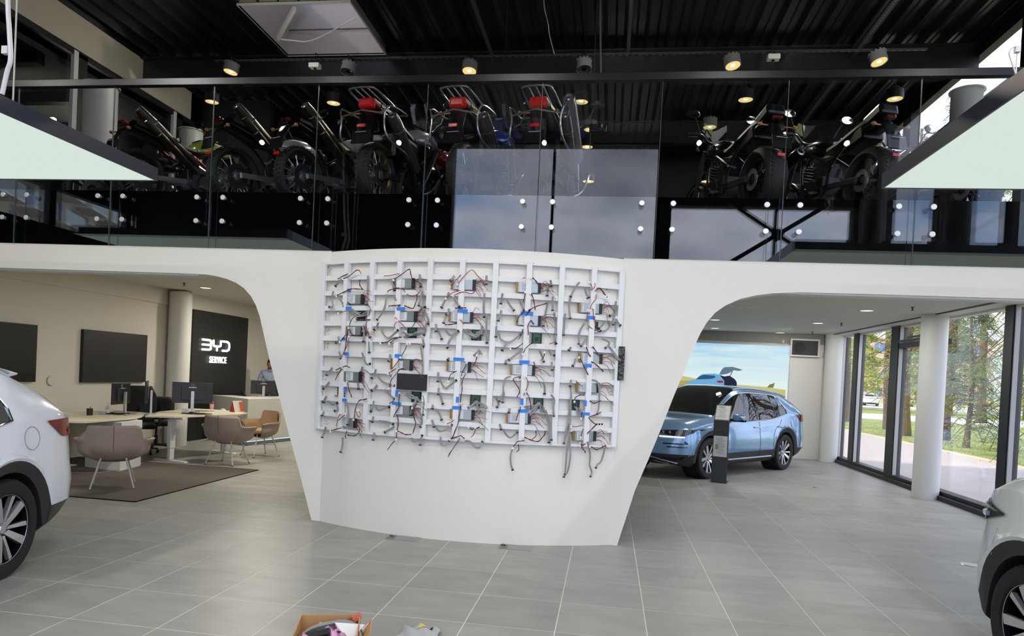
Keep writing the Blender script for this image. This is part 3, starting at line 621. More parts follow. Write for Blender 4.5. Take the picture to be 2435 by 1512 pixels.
ledmod(c, n, .318, .158, 'dark blank screen module fixed in the second column of the lattice frame')
c = WB(1477, 864, .05); ledmod(c, (.25, -1, 0), .062, .335, 'narrow screen module seen edge-on at the right rim of the lattice frame', True)
# ================================================================== SUSPENDED LIGHT PANELS
PE = emat('panel_light', (214, 228, 219), .9)
PF = mat('panel_frame', (52, 54, 64), .35)
def lpanel(x0, x1, y0, y1, z0, z1, lab):
    t = thing('suspended_luminaire', lab, 'light panel', ((x0+x1)/2, (y0+y1)/2, z0), 0, None); l = Vector(t.location)
    m = MB(); f = .012
    for a, b in (((x0, y0, z0), (x0+f, y1, z1)), ((x1-f, y0, z0), (x1, y1, z1)), ((x0+f, y0, z0), (x1-f, y0+f, z1)), ((x0+f, y1-f, z0), (x1-f, y1, z1)), ((x0+f, y0+f, z1-.01), (x1-f, y1-f, z1))): m.bb(Vector(a)-l, Vector(b)-l)
    m.build('frame', PF, t)
    m = MB(); m.bb(Vector((x0+f, y0+f, z0+.006))-l, Vector((x1-f, y1-f, z0+.012))-l); m.build('diffuser', PE, t)
    for (a, b) in ((x1-.05, 4.18 if x0 < 0 else y1-.45), (x0+.05, 3.91 if x0 > 0 else y0+.4), (x1-.3, y0+.4)): m = MB(); m.tube([Vector((a, b, z1))-l, Vector((a, b, ROOF))-l], .006, 5); m.build('suspension_cable', mat('cable_grey', (190, 190, 190), .4), t)
    return t
lpanel(-7.15, -4.10, 2.3, 5.64, 3.24, 3.355, 'large suspended glowing ceiling panel at the left edge')
lpanel(2.02, 5.05, 2.3, 5.65, 3.24, 3.355, 'large suspended glowing ceiling panel at the right edge')
t = thing('power_cord', 'thick white power cord hanging down to the left glowing panel', 'cord', at(5, 222, 1, 4.0))
l = Vector(t.location); m = MB(); m.tube([p-l for p in catmull([at(5, 224, 1, 4.0), at(17, 170, 1, 4.0), at(25, 140, 1, 4.0), at(22, 70, 1, 4.0), at(18, -20, 1, 4.0), at(12, -400, 1, 4.0)], 6)], .014, 8); m.build('cable', mat('cord_white', (225, 225, 228), .4), t)
m = MB(); m.box(at(14, 120, 1, 4.0)-l, (.04, .03, .05)); m.build('clamp', MATS['cord_white'], t)
t = thing('cable_loop', 'thin white cable loop at the suspension of the right glowing panel', 'cord', at(2416, 178, 1, 5.0))
l = Vector(t.location); m = MB(); m.tube([p-l for p in catmull([at(2416, 178, 1, 5), at(2405, 145, 1, 5), at(2400, 125, 1, 5), at(2410, 112, 1, 5), at(2419, 118, 1, 5), at(2417, 150, 1, 5), at(2416, 178, 1, 5)], 6)], .005, 6); m.build('cable', MATS['cord_white'], t)
m = MB(); m.box(at(2419, 118, 1, 5)-l, (.03, .03, .04)); m.build('clamp', MATS['cord_white'], t)
# ================================================================== ROOF SPOTLIGHTS
LAMPG = mat('lamp_grey', (120, 120, 120), .4); LAMPB = mat('lamp_black', (14, 14, 15), .4); LE = emat('lamp_glow', (246, 220, 140), .9); LOFF = mat('lamp_off', (120, 120, 118), .15, .8); LED_ = emat('lamp_core', (255, 250, 225), 2.5)
def spot(c, lab, body=LAMPG, lit=True, r=.115, tilt=(0, 0), hang=0, grp=None, rail=None):
    t = thing('ceiling_spotlight', lab, 'spotlight', c, 0, grp)
    M = (Matrix.Rotation(tilt[0], 3, 'X') @ Matrix.Rotation(tilt[1], 3, 'Y')); h_ = r*1.15
    m = MB(); m.lathe([(0, h_), (r*.97, h_), (r*.97, h_*.62), (r, h_*.6), (r, 0), (r*.93, 0), (r*.90, .012), (r*.9, .03)], 28, M)
    for k in range(12):
        a = 2*PI*k/12; m.box(M@Vector((math.cos(a)*r*.9, math.sin(a)*r*.9, h_+.006)), (.03, .03, .02), M)
    m.build('housing', body, t, smooth=True)
    m = MB(); m.lathe([(r*.9, .004), (r*.55, .02), (.0, .028)], 28, M); m.build('reflector', LE if lit else LOFF, t, smooth=True)
    m = MB(); m.lathe([(r*.3, .010), (0, .006)], 14, M); m.build('bulb', LED_ if lit else GLOSSB, t)
    if rail:
        m = MB(); m.tube([(0, 0, h_*.8), (0, 0, 6.5-c[2]), (0, rail-c[1], 6.5-c[2])], .012, 6); m.build('bracket', LAMPB, t)
    elif hang:
        m = MB(); m.tube([(0, 0, h_), (0, 0, hang)], .006, 5); m.build('cord', BLACKM, t)
    else:
        m = MB(); m.tube([(0, 0, h_), (0, 0, max(h_+.05, ROOF+.1-c[2]))], .009, 6); m.bar((0, 0, h_), (0, 0, h_+.06), .06, .06); m.build('bracket', LAMPB, t)
    return t
names = ['leftmost grey ceiling spotlight in the front row, lit', 'unlit grey spotlight just right of the skylight', 'lit grey ceiling spotlight above the second red tail light', 'unlit grey ceiling spotlight above the third motorcycle tail', 'lit grey ceiling spotlight above the upstairs black motorcycles', 'rightmost lit grey ceiling spotlight on a perforated rail']
for (px, py), nm, lit, tl in zip([(548, 172), (827, 172), (1116, 170), (1389, 166), (1743, 157), (2091, 148)], names, (1, 0, 1, 0, 1, 1), ((.1, -.12), (.2, -.1), (.2, 0), (.2, .05), (.2, .15), (.2, .2))):
    spot(at(px, py, 1, 10.2), nm, LAMPG, bool(lit), .115, (-tl[0], -tl[1]), rail=10.36)
for (px, py, y, body, nm, hg) in [(504, 243, 11.5, LAMPB, 'yellow lamp reflection in the railing glass, built as a lamp, above the second scrambler', 0), (793, 246, 11.5, LAMPB, 'dim lamp behind the glass left of the first red tail light', 0), (1382, 243, 11.5, LAMPB, 'black lamp with yellow face right of the third tail light', 0), (1773, 238, 11.5, LAMPB, 'lit lamp behind the glass just above the black motorcycles', 0),  # several lamps here stand in for reflections of hall lamps in the glass
    (1688, 303, 12.7, LAMPG, 'grey lit lamp left of the black motorcycle tail', 0), (2128, 236, 11.5, LAMPB, 'faint lamp behind the glass near the right steel rail', 0), (1403, 309, 12.8, LAMPG, 'grey lamp with a glare right of the silver muffler', 0), (896, 347, 13.8, LAMPB, 'lamp reflection just above the first rear tyre, built as a lamp', 0), (1148, 350, 13.8, LAMPB, 'lamp reflection under the second luggage frame, built as a lamp', 0),
    (1396, 350, 13.8, LAMPB, 'lamp reflection at the upper edge of the mirrored sky, built as a lamp', 0), (1721, 352, 13.8, LAMPB, 'lamp reflection beside the windscreen of the black motorcycle, built as a lamp', 0), (2006, 351, 13.8, LAMPB, 'lamp reflection left of the rightmost wide rear tyre, built as a lamp', 0), (970, 420, 15.9, LAMPG, 'low small lamp right of the first rear tyre', 0), (1920, 436, 15.9, LAMPB, 'low lamp behind the rightmost black motorcycle', 0), (1680, 432, 15.9, LAMPB, 'low star-glaring lamp left of the black motorcycle', 0), (1875, 402, 14.9, LAMPG, 'small lamp right behind the seam between the black motorcycles', 0),
    (1030, 400, 14.9, LAMPG, 'small lamp between the first two luggage motorcycles', 0), (833, 397, 14.9, LAMPG, 'small lamp at the nose of the third scrambler', 0), (658, 347, 13.8, LAMPB, 'lamp behind the glass over the third scrambler tyre', 0), (634, 424, 15.9, LAMPB, 'lowest lamp between the scramblers', 0)]:
    spot(at(px, py, 1, y), nm, body, True, .125)
spot(at(1187, 428, 1, 9.4), 'left black pendant lamp on a thin cord before the mirrored sky', LAMPB, True, .085, hang=2.9)
spot(at(1399, 432, 1, 9.4), 'right black pendant lamp on a thin cord before the mirrored sky', LAMPB, True, .085, hang=2.9)
for (px, py, nm) in [(749, 157, 'small white sensor box hanging below the skylight'), (1839, 137, 'small white sensor box near the rightmost spotlights')]:
    t = thing('sensor_box', nm, 'sensor', at(px, py, 1, 10.1)); m = MB(); m.box((0, 0, 0), (.17, .12, .07)); m.build('case', mat('plastic_white', (222, 222, 218), .4), t, bevel=.012)
    m = MB(); m.lathe([(0, -.046), (.022, -.046), (.024, -.035)], 14); m.build('lens', GLOSSB, t)
    m = MB(); m.tube([(0, 0, .03), (0, 0, 6.5-t.location.z), (0, 10.36-t.location.y, 6.5-t.location.z)], .006, 6); m.build('bracket', LAMPB, t)
# perforated trunking rails
PRF = mat('perforated_rail', (120, 122, 124), .4, .4)
def perf(a, b, w_, lab, n):
    t = thing('cable_rail', lab, 'rail', a); a = Vector(a); b = Vector(b); d = b-a
    m = MB(); m.bar((0, 0, 0), d, w_, .02); m.build('rail', mat('rail_dark', (52, 53, 55), .45), t)
    m = MB(); u = d.normalized(); s = u.cross(Vector((0, 0, 1))).normalized()
    for k in range(n):
        p = d*((k+.5)/n)-Vector((0, 0, .011)); m.bar(p-u*.02, p+u*.02, .02, .004)
    m.build('slots', PRF, t)['kind'] = 'stuff'
perf((-6.6, 10.36, 6.52), (4.2, 10.36, 6.52), .05, 'perforated cable rail carrying the front row of grey spotlights', 110)
perf((3.55, 7.3, 6.92), (3.55, 16, 6.92), .09, 'long perforated cable rail running front to back at right', 120)
t = thing('loose_cable', 'thin loose cable dangling from the roof above the third motorcycle', 'cable', at(1320, 125, 1, 9.8)); l = Vector(t.location)
m = MB(); m.tube([p-l for p in catmull([at(1318, 128, 1, 9.8), at(1307, 85, 1, 9.8), at(1303, 55, 1, 9.8), at(1294, 15, 1, 9.8), at(1293, -30, 1, 9.8)], 6)], .006, 6); m.build('strand', mat('cable_beige', (170, 165, 150), .5), t)
m = MB(); pts = [at(1427, -20, 1, 9.9), at(1428, 100, 1, 9.9), at(1429, 182, 1, 9.9)]; l = pts[2]
t = thing('roof_conduit', 'thin vertical grey conduit below the roof centre', 'conduit', l); m.tube([p-l for p in pts], .014, 8); m.build('pipe', mat('conduit_grey', (75, 76, 76), .4), t)
# ================================================================== CARS
RIML = .36
def sm(a, b, x):
    t = max(0, min(1, (x-a)/(b-a))); return t*t*(3-2*t)
def lerp(a, b, t): return a+(b-a)*t
def interp(T, x):
    if x <= T[0][0]: return T[0][1]
    for i in range(len(T)-1):
        if x <= T[i+1][0]:
            t = (x-T[i][0])/(T[i+1][0]-T[i][0]); a = T[max(i-1, 0)]; d = T[min(i+2, len(T)-1)]
            m0 = (T[i+1][1]-a[1])/(T[i+1][0]-a[0])*(T[i+1][0]-T[i][0]); m1 = (d[1]-T[i][1])/(d[0]-T[i][0])*(T[i+1][0]-T[i][0])
            return (2*t**3-3*t*t+1)*T[i][1]+(t**3-2*t*t+t)*m0+(-2*t**3+3*t*t)*T[i+1][1]+(t**3-t*t)*m1
    return T[-1][1]
XFR, XRE, WB2 = 2.33, -2.40, 1.3825
TOPC = [(-2.40, 1.10), (-2.36, 1.155), (-2.2, 1.235), (-2.03, 1.335), (-1.84, 1.445), (-1.66, 1.525), (-1.3, 1.59), (-.6, 1.65), (0, 1.655), (.18, 1.63), (.4, 1.545), (.75, 1.325), (1.02, 1.125), (1.12, 1.085), (1.5, 1.045), (1.9, .985), (2.15, .92), (2.26, .86), (2.33, .78)]
BELT = [(-2.40, 1.085), (-2.2, 1.15), (-1.9, 1.17), (-1.5, 1.15), (-1.1, 1.075), (-.7, 1.03), (0, 1.005), (.7, .995), (1.1, .99), (1.5, .955), (1.9, .885), (2.15, .82), (2.33, .73)]
def wend(x):
    if x > 1.55: t = (x-1.55)/(XFR-1.55); return max(.0, 1-.62*t**3.4)
    if x < -1.7: t = (-1.7-x)/(-1.7-XRE); return max(.0, 1-.17*t**4)
    return 1
NUP = 0
def ring(x):
    """half section, bottom centre to top centre: list of (y, z)"""
    w_ = wend(x); up = NUP*sm(.8, 1.8, x); zc = interp(TOPC, x)+up; zb = min(interp(BELT, x)+up, zc-.012)
    e = .012*math.sin(1)  # shape constant
    ends = max(sm(1.75, XFR, x), sm(-1.9, XRE, x))
    zl = .205+.10*sm(1.7, 2.33, x)+.12*sm(-1.8, -2.4, x)
    L_ = [(0, zl), (.62, zl), (.80, zl), (.895, zl+.085), (.925, .44), (.935, .60), (.915, .76), (.905, .86), (.88, zb-.035)]
    fl = 1-.0
    out = []
    for d in (x-WB2, x+WB2):
        pass
    dd = min(abs(x-WB2), abs(x+WB2))
    def arch(r): return RIML+math.sqrt(max(0, r*r-dd*dd)) if dd < r else 0
    a = [0, 0, arch(.405), arch(.41), arch(.495), arch(.515), arch(.53), arch(.545), arch(.555)]
    flare = .018*max(0, 1-(dd/.62)**2)
    for i, (y, z) in enumerate(L_):
        z = max(z, a[i])
        if i == 1 and dd < .43: z = max(z, arch(.40)); 
        yy = y*w_+(flare if i >= 3 and i < 7 else 0)
        out.append((yy, min(z, zb-.03+.001*i)))
    out[1] = (out[1][0], out[1][1]); 
    # belt and above
    gh = sm(1.12, .85, x)*sm(-2.38, -2.0, x)       # greenhouse factor
    y6 = .868*w_; out.append((y6, zb))
    hw = max(zc-zb, .01)
    # window top, rail, roof
    zw = zb+hw*lerp(.55, .80, gh)-(.0 if gh > .5 else 0)
    y7 = lerp(.74, .66, min(1, hw/.5))*w_; y7 = lerp(.80*w_, y7, min(1, hw/.3))
    out.append((lerp(y6, y7, .5)+.012*gh, zb+(zw-zb)*.5)); out.append((y7, zw))
    out.append((y7-.045*w_, zb+hw*lerp(.8, .90, gh))); out.append((y7-.13*w_, zb+hw*lerp(.9, .965, gh))); out.append((.30*w_, zb+hw*.99)); out.append((0, zc))
    return out
STX = sorted(set([round(v, 4) for v in
    [XRE+.0, -2.385, -2.36, -2.32, -2.27, -2.2, -2.13, -2.06, -1.98, -1.92]+[-WB2+.55*math.cos(PI*k/28) for k in range(29)]+[-.75, -.68, -.6, -.45, -.3, -.15, -.04, .04, .18, .3, .4, .5, .6, .7, .78]+[WB2+.55*math.cos(PI*k/28) for k in range(29)]+[1.98, 2.04, 2.1, 2.15, 2.2, 2.24, 2.27, 2.295, 2.315, XFR]]))
def nose(x, z):
    """pulls the upper and lower nose back a little so that the front leans"""
    if x > 1.9:
        t = (x-1.9)/(XFR-1.9); return x-.16*t*max(0, (z-.62)/.4)**1.5-.10*t*max(0, (.42-z)/.2)
    if x < -1.9:
        t = (-1.9-x)/(-1.9-XRE); return x+.10*t*max(0, (.45-z)/.25)
    return x
def car(name, label, paint, loc, heading, trim_side=1, nup=0):
    global NUP
    NUP = nup
    t = thing(name, label, 'car', loc, heading)
    CLAD = mat('cladding_black', (38, 39, 42), .45); WGL = mat('car_glass', (12, 14, 16), .03, spec=.8); 
    WND = glassmat('car_window', (.10, .11, .12), 1.55, .04)
    rows = {x: ring(x) for x in STX}; n = len(rows[STX[0]])
    bod, cla, win, wsh, rw = MB(), MB(), MB(), MB(), MB()
    def P(x, j, s): y, z = rows[x][j]; return (nose(x, z), s*y, z)
    for s in (1, -1):
        for i in range(len(STX)-1):
            a, b = STX[i], STX[i+1]; xm = (a+b)/2
            for j in range(n-1):
                q = [P(a, j, s), P(b, j, s), P(b, j+1, s), P(a, j+1, s)]
                tgt = bod
                if j in (0, 1): tgt = cla
                elif j in (2, 3) : tgt = cla
                if j == 2 and False: tgt = cla
                if j == 4 and min(abs(xm-WB2), abs(xm+WB2)) < .5: tgt = cla if False else bod
                if (j == 9 and -1.46 < xm < .80) or (j == 10 and -1.28 < xm < .80):
                    tgt = win
                if j in (12, 13, 14) and .18 <= xm <= 1.04: tgt = wsh
                if j in (12, 13, 14) and -2.25 < xm < -1.80: tgt = rw
                tgt.add(q, [(0, 1, 2, 3)])
        for xe in (XRE, XFR):
            q = [P(xe, j, s) for j in range(n)]
            for j in range(n-1):
                m_ = (cla if j < 4 else bod)
                y1, y2 = q[j][1], q[j+1][1]; m_.add([q[j], q[j+1], (q[j+1][0], 0, q[j+1][2]), (q[j][0], 0, q[j][2])], [(0, 1, 2, 3)])
    bo = bod.build('body', paint, t, smooth=True, sharp=32)
    cla.build('cladding', CLAD, t, smooth=True, sharp=40)
    win.build('side_glass', WND, t, smooth=True); wsh.build('windscreen', WND, t, smooth=True); rw.build('rear_glass', WGL, t, smooth=True)
    # dark cabin
    m = MB(); m.bb((-1.9, -.70, .45), (.95, .70, 1.0)); m.build('cabin_floor', mat('cabin_dark', (20, 20, 22), .8), t)
    m = MB()
    for x in (-.15, -1.1):
        for y in (.36, -.36):
            m.box((x, y, 1.08), (.14, .46, .5), Matrix.Rotation(-.2, 3, 'Y')); m.box((x-.07, y, 1.40), (.09, .26, .17), Matrix.Rotation(-.2, 3, 'Y'))
    m.build('seats', mat('seat_dark', (34, 32, 34), .7), t, bevel=.03)['kind'] = 'stuff'
    m = MB(); m.bb((.45, -.68, .95), (1.0, .68, 1.06)); m.build('dashboard', MATS['cabin_dark'], t, bevel=.03)
    # wheel wells
    m = MB()
    for xw in (WB2, -WB2):
        for s in (1, -1): m.lathe([(0, -.16), (.40, -.16), (.40, .10)], 24, Matrix.Rotation(PI/2*-s, 3, 'X'), (xw, s*.74, RIML+.005))
    m.build('wheel_wells', mat('well_black', (8, 8, 9), .9), t)
    # pillars B and C over the glass, chrome line around windows
    def sideP(x, f, off=.004):
        r = ring(x); a, b, c = r[9], r[10], r[11]
        if f < .5: y = lerp(a[0], b[0], f*2); z = lerp(a[1], b[1], f*2)
        else: y = lerp(b[0], c[0], f*2-1); z = lerp(b[1], c[1], f*2-1)
        return (nose(x, z), y+off, z)
    for s in (1, -1):
        m = MB(); bl = MB()
        for (x0, x1) in ((-.36, -.29), (-1.04, -1.0)):
            g_ = [[Vector(sideP(lerp(x0, x1, u), v))*1 for v in [k/6 for k in range(7)]] for u in (0, 1)]
            bl.grid([[(p[0], s*p[1], p[2]) for p in r_] for r_ in g_])
            bl.build('window_pillar', GLOSSB, t, recalc=False); bl = MB()
        pts = [sideP(.80-(.80+1.45)*k/20, 0) for k in range(21)]+[sideP(-1.46, .25), sideP(-1.42, .5), sideP(-1.34, .78)]+[sideP(-1.22+(.80+1.22)*k/20, 1) for k in range(21)]
        m.tube([(p[0], s*(p[1]+.002), p[2]) for p in pts], .0085, 6, closed=True); m.build('window_trim', CHROME, t, smooth=True)
        # roof rail
        m = MB(); rr = [(x, ring(x)[12]) for x in [.25-.1*k for k in range(21)]]
        m.tube([(x, s*r_[0], r_[1]+.022) for x, r_ in rr], .012, 6); m.build('roof_rail', mat('rail_silver', (175, 180, 186), .3, .7), t, smooth=True)
        # door lines
        def sb(x, z, off=.002):
            r = ring(x)
            for j in range(2, 9):
                if r[j][1] <= z <= r[j+1][1]+1e-6:
                    u = (z-r[j][1])/max(1e-6, r[j+1][1]-r[j][1]); return (nose(x, z), s*(lerp(r[j][0], r[j+1][0], u)+off), z)
            return (nose(x, z), s*(r[5][0]+off), z)
        lines = [[(.86, .40), (.86, .6), (.87, .8), (.84, .95)], [(-.33, .36), (-.33, .6), (-.33, .8), (-.33, .98)], [(-.9, .36), (-.84, .62), (-.93, .82), (-1.14, .93), (-1.22, 1.03)], [(.86, .37), (.3, .355), (-.33, .35), (-.88, .355)]]
        m = MB()
        for l_ in lines: m.tube([sb(x, z) for x, z in [(p.x, p.y) for p in catmull([(a, b, 0) for a, b in l_], 6)]], .0035, 4)
        m.build('door_gaps', mat('gap_dark', (40, 45, 52), .6), t)
        # handles
        for x in (-.12, -1.05):
            m = MB(); p = sb(x-.1, .885, .012); m.box(p, (.21, .03, .028)); m.build('door_handle', CHROME, t, bevel=.012)
        # sill strip
        m = MB(); m.tube([sb(x, .315-.02*0, .012) for x in [.8-.1*k for k in range(17)]], .016, 6); m.build('sill_strip', mat('sill_silver', (165, 172, 182), .3, .6), t, smooth=True)
        # mirror
        m = MB(); m.lathe([(0, -.11), (.055, -.10), (.088, -.04), (.095, .03), (.075, .10), (0, .115)], 18, Matrix.Rotation(PI/2, 3, 'X') @ Matrix.Diagonal((.9, .8, 1)), (.66, s*1.02, 1.075)); mo = m.build('door_mirror', paint, t, smooth=True)
        m = MB(); m.bar((.66, s*.86, 1.03), (.66, s*.96, 1.045), .05, .035); m.box((.655, s*1.02, 1.025), (.13, .2, .035)); m.build('mirror_foot', GLOSSB, mo)
        # front lamp : dark glossy wedge with a bright strip
        def fx(y, z):      # nose surface x for a given y
            w_ = min(1, max(.385, abs(y)/.905)); tt = ((1-w_)/.62)**(1/3.4); return nose(1.55+tt*(XFR-1.55), z)
        def patch(fn, nm, mt, rws, par=t, off=.006):
            m = MB(); m.grid([[Vector(fn(*uv))*1 for uv in r_] for r_ in rws]); return m.build(nm, mt, par, smooth=True, recalc=False)
        def FP(y, z, off=.012): return (fx(y, z)+off, s*y+s*off*.6, z)
        for _once in ((1,) if not nup else ()):
         rws = []
         for k in range(13):
             u = k/12; y = lerp(.40, .915, u); zt = lerp(.835, .875, u)+nup; zl_ = lerp(.80, .745, min(1, u*1.6))+nup if u < .75 else lerp(.745, .84, (u-.75)/.25)+nup
             rws.append([(y, lerp(zl_, zt, v)) for v in (0, .33, .66, 1)])
         hl = patch(lambda y, z: FP(y, z, .014), 'headlight', mat('lamp_dark', (18, 20, 24), .05, spec=.9), rws)
         rws = [[(lerp(.45, .80, k/8), z+.0) for z in (.725+nup, .747+nup)] for k in range(9)]
         patch(lambda y, z: FP(y, z, .02), 'light_strip', mat('drl_white', (240, 240, 245), .2, emit=(255, 255, 255), es=1.3), rws, hl)
         m = MB()
         for y in (.5, .6, .7): m.lathe([(0, 0), (.022, 0), (.026, .012), (.018, .02), (0, .02)], 14, Matrix.Rotation(PI/2, 3, 'Y'), FP(y, .81+nup, .01))
         m.build('projector_lens', mat('lens', (150, 155, 165), .08, .6), hl)['kind'] = 'stuff'
         # front corner intake
         rws = [[(lerp(.62, .86, k/8), z) for z in (.46+.0*k, .50, .56, .60-.02*(8-k)/8)] for k in range(9)]
         m = MB()
         for dz, y0 in ((0, .58), (.055, .52)): m.tube([FP(lerp(y0, .86, k/8), .565+dz, .012) for k in range(9)], .011, 6)
         m.tube([FP(.80, .66, .012), FP(.88, .56, .012), FP(.87, .44, .012), FP(.76, .36, .01)], .02, 6)
         m.tube([FP(.35, .34, .012), FP(.55, .355, .012), FP(.76, .36, .01)], .008, 6)
         m.build('corner_fins', GLOSSB, t, smooth=True)
         rws = [[(lerp(.0, .72, k/10), z) for z in (.26, .32-.0*k, lerp(.40, .30, k/10))] for k in range(11)]
         patch(lambda y, z: FP(max(y, .01), z, .01), 'lower_grille', mat('grille_black', (12, 12, 13), .4), rws)
         m = MB(); m.tube([FP(.1, .40, .014), FP(.3, .375, .014), FP(.5, .335, .014), FP(.72, .285, .014)], .012, 6); m.tube([FP(.1, .33, .014), FP(.4, .30, .014), FP(.6, .27, .014)], .007, 6); m.build('grille_bar', mat('sill_silver', (165, 172, 182), .3, .6), t, smooth=True)
        # tail lamp
        def rx(y, z):
            w_ = min(1, max(.84, abs(y)/.895)); tt = ((1-w_)/.17)**.25; return nose(-1.7+tt*(XRE+1.7), z)
        TLM = mat('tail_red', (112, 12, 18), .12, spec=.35)
        def SB2(x, z, off):   # side surface by x
            return sb(x, z, off)
        rws = []
        for k in range(11):
            u = k/10; x = lerp(-1.86, -2.37, u); zt = lerp(1.115, 1.12, u); zb_ = lerp(1.105, .97, min(1, u*2.4))
            rws.append([(x, lerp(zb_, zt, v)) for v in (0, .33, .66, 1)])
        m = MB(); m.grid([[SB2(x, min(z, interp(BELT, x)-.03), .012) for x, z in r_] for r_ in rws]); tl = m.build('tail_light', TLM, t, smooth=True, recalc=False)
        m = MB(); m.grid([[SB2(x, min(z, interp(BELT, x)-.03), .016) for x, z in ((x_, z_) for (x_, _), z_ in zip(r_, (r_[0][1]+.03, r_[0][1]+.055)))] for r_ in rws[6:]]); m.build('light_bar', mat('tail_bright', (170, 26, 28), .1), tl, recalc=False)
    m = MB(); m.bb((XRE-.012, -.60, .98), (XRE+.02, .60, 1.02)); m.build('rear_light_bar', MATS['tail_red'], t)
    # rear spoiler
    m = MB(); m.prism([(-1.5, 1.52), (-1.5, 1.56), (-1.82, 1.51), (-2.0, 1.475), (-1.99, 1.46), (-1.8, 1.43)], -.57, .57); m.build('roof_spoiler', paint, t, bevel=.01)
    # fuel flap
    m = MB(); cpt = Vector(sb(-1.78, .80, .0015)); 
    for s in (trim_side,):
        ringp = []
        for k in range(28):
            a = 2*PI*k/28; x = -1.66+.092*math.cos(a); z = .995+.088*math.sin(a); r = ring(x)
            y = None
            for j in range(3, 9):
                if r[j][1] <= z <= r[j+1][1]+1e-6: y = lerp(r[j][0], r[j+1][0], (z-r[j][1])/max(1e-6, r[j+1][1]-r[j][1])); break
            if y is None: y = r[8][0]
            ringp.append((x, s*(y+.002), z))
        m.tube(ringp, .003, 4, closed=True)
    m.build('charge_flap', mat('gap_grey', (150, 152, 156), .6), t)
    # wheels
    if nup:
        for s in (1, -1):
            def sb2(x, z, off):
                r = ring(x)
                for j in range(2, 9):
                    if r[j][1] <= z <= r[j+1][1]+1e-6:
                        u = (z-r[j][1])/max(1e-6, r[j+1][1]-r[j][1]); return (nose(x, z), s*(lerp(r[j][0], r[j+1][0], u)+off), z)
                return (nose(x, z), s*(r[8][0]+off), z)
            rws = [[(lerp(1.66, 2.06, u), lerp(lerp(.955, .875, min(1, u*1.3)), lerp(.965, 1.02, min(1, u*1.5)), v)) for v in (0, .33, .66, 1)] for u in [k/8 for k in range(9)]]
            m = MB(); m.grid([[sb2(x, z, .012) for x, z in r_] for r_ in rws]); m.build('headlight', MATS['lamp_dark'], t, smooth=True, recalc=False)
            m = MB(); m.tube([sb2(lerp(1.76, 2.02, k/6), lerp(.968, .995, k/6), .016) for k in range(7)], .008, 6); m.tube([sb2(lerp(1.88, 2.02, k/6), .93, .018) for k in range(7)], .016, 6); m.build('headlight_reflector', CHROME, t, smooth=True)
            m = MB(); m.tube([sb2(1.24+.17*math.copysign(abs(math.cos(2*PI*k/28))**.6, math.cos(2*PI*k/28)), .985+.065*math.copysign(abs(math.sin(2*PI*k/28))**.6, math.sin(2*PI*k/28)), .002) for k in range(28)], .004, 4, closed=True); m.build('charge_flap', mat('gap_grey', (150, 152, 156), .6), t)
            m = MB(); m.tube([sb2(1.72, z, .001) for z in (.70, .76, .82, .87)], .0025, 4); m.build('bumper_gap', mat('gap_grey', (150, 152, 156), .6), t)
    def wheel(x, s, par):
        R90 = Matrix.Rotation(-PI/2*s, 3, 'X')    # local z -> outward
        wh = thing('wheel', None, None, (x, s*.80, RIML)); del_ = None; wh.parent = par
        m = MB(); m.lathe([(.262, -.11), (.30, -.118), (.345, -.112), (.358, -.09), (.362, 0), (.358, .09), (.345, .112), (.30, .118), (.262, .108)], 48, R90)
        for k in range(48):
            a = 2*PI*k/48
            for zz in (-.06, 0, .06): m.box(R90@Vector((math.cos(a)*.3605, math.sin(a)*.3605, zz)), (.006, .018, .05), R90@Matrix.Rotation(a, 3, 'Z'))
        m.build('tyre', RUBBER, wh, smooth=True)
        m = MB(); m.lathe([(.20, -.09), (.255, -.09), (.25, .02), (.252, .085), (.268, .104), (.262, .11), (.248, .104), (.24, .06), (.235, -.05), (0, -.05)], 48, R90); m.build('rim_barrel', mat('rim_dark', (15, 15, 17), .25, .4), wh, smooth=True)
        SPM = mat('spoke_silver', (205, 206, 210), .22, .75)
        m = MB()
        for k in range(10):
            a = 2*PI*k/10; tw = .16
            p = [(.035, -.02, .075), (.06, .022, .078), (.235, .048, .098), (.25, -.012, .100), (.14, -.018, .09)]
            M_ = R90@Matrix.Rotation(a, 3, 'Z')
            if k % 2: p = [(.05, -.012, .074), (.06, .010, .076), (.238, .012, .096), (.245, -.022, .098), (.14, -.016, .087)]
            poly = [M_@Vector(v) for v in p]; low = [M_@Vector((v[0], v[1], v[2]-.03)) for v in p]
            nn = len(p); m.add(poly+low, [tuple(range(nn)), tuple(range(2*nn-1, nn-1, -1))]+[(i, i+nn, (i+1) % nn+nn, (i+1) % nn) for i in range(nn)])
        m.build('spokes', SPM, wh)
        m = MB(); m.lathe([(0, .082), (.03, .082), (.036, .07), (.06, .055), (.06, 0)], 24, R90); m.lathe([(.245, .100), (.256, .107), (.262, .105)], 48, R90); m.build('hub', SPM, wh, smooth=True)
        m = MB(); m.lathe([(0, -.02), (.17, -.02), (.17, 0), (0, 0)], 32, R90); m.build('brake_disc', mat('disc_steel', (120, 120, 124), .35, .8), wh)
        for k in range(5):
            pass
        return wh
    for x in (WB2, -WB2):
        for s in (1, -1): wheel(x, s, t)
    return t
PB = mat('paint_blue', (122, 158, 198), .22, .45, 1.0); PW = mat('paint_white', (226, 230, 238), .25, 0, 1.0); PW2 = mat('paint_white_grey', (214, 219, 218), .25, 0, 1.0)
def place_car(name, label, paint, cpt, hx, hy, **k):
    return car(name, label, paint, (cpt[0], cpt[1], 0), math.atan2(hy, hx), **k)
hb = Vector((1.816-3.556, 12.338-14.419)).normalized(); lb = Vector((-hb.y, hb.x)); mid = Vector(((1.816+3.556)/2, (12.338+14.419)/2))-lb*.87
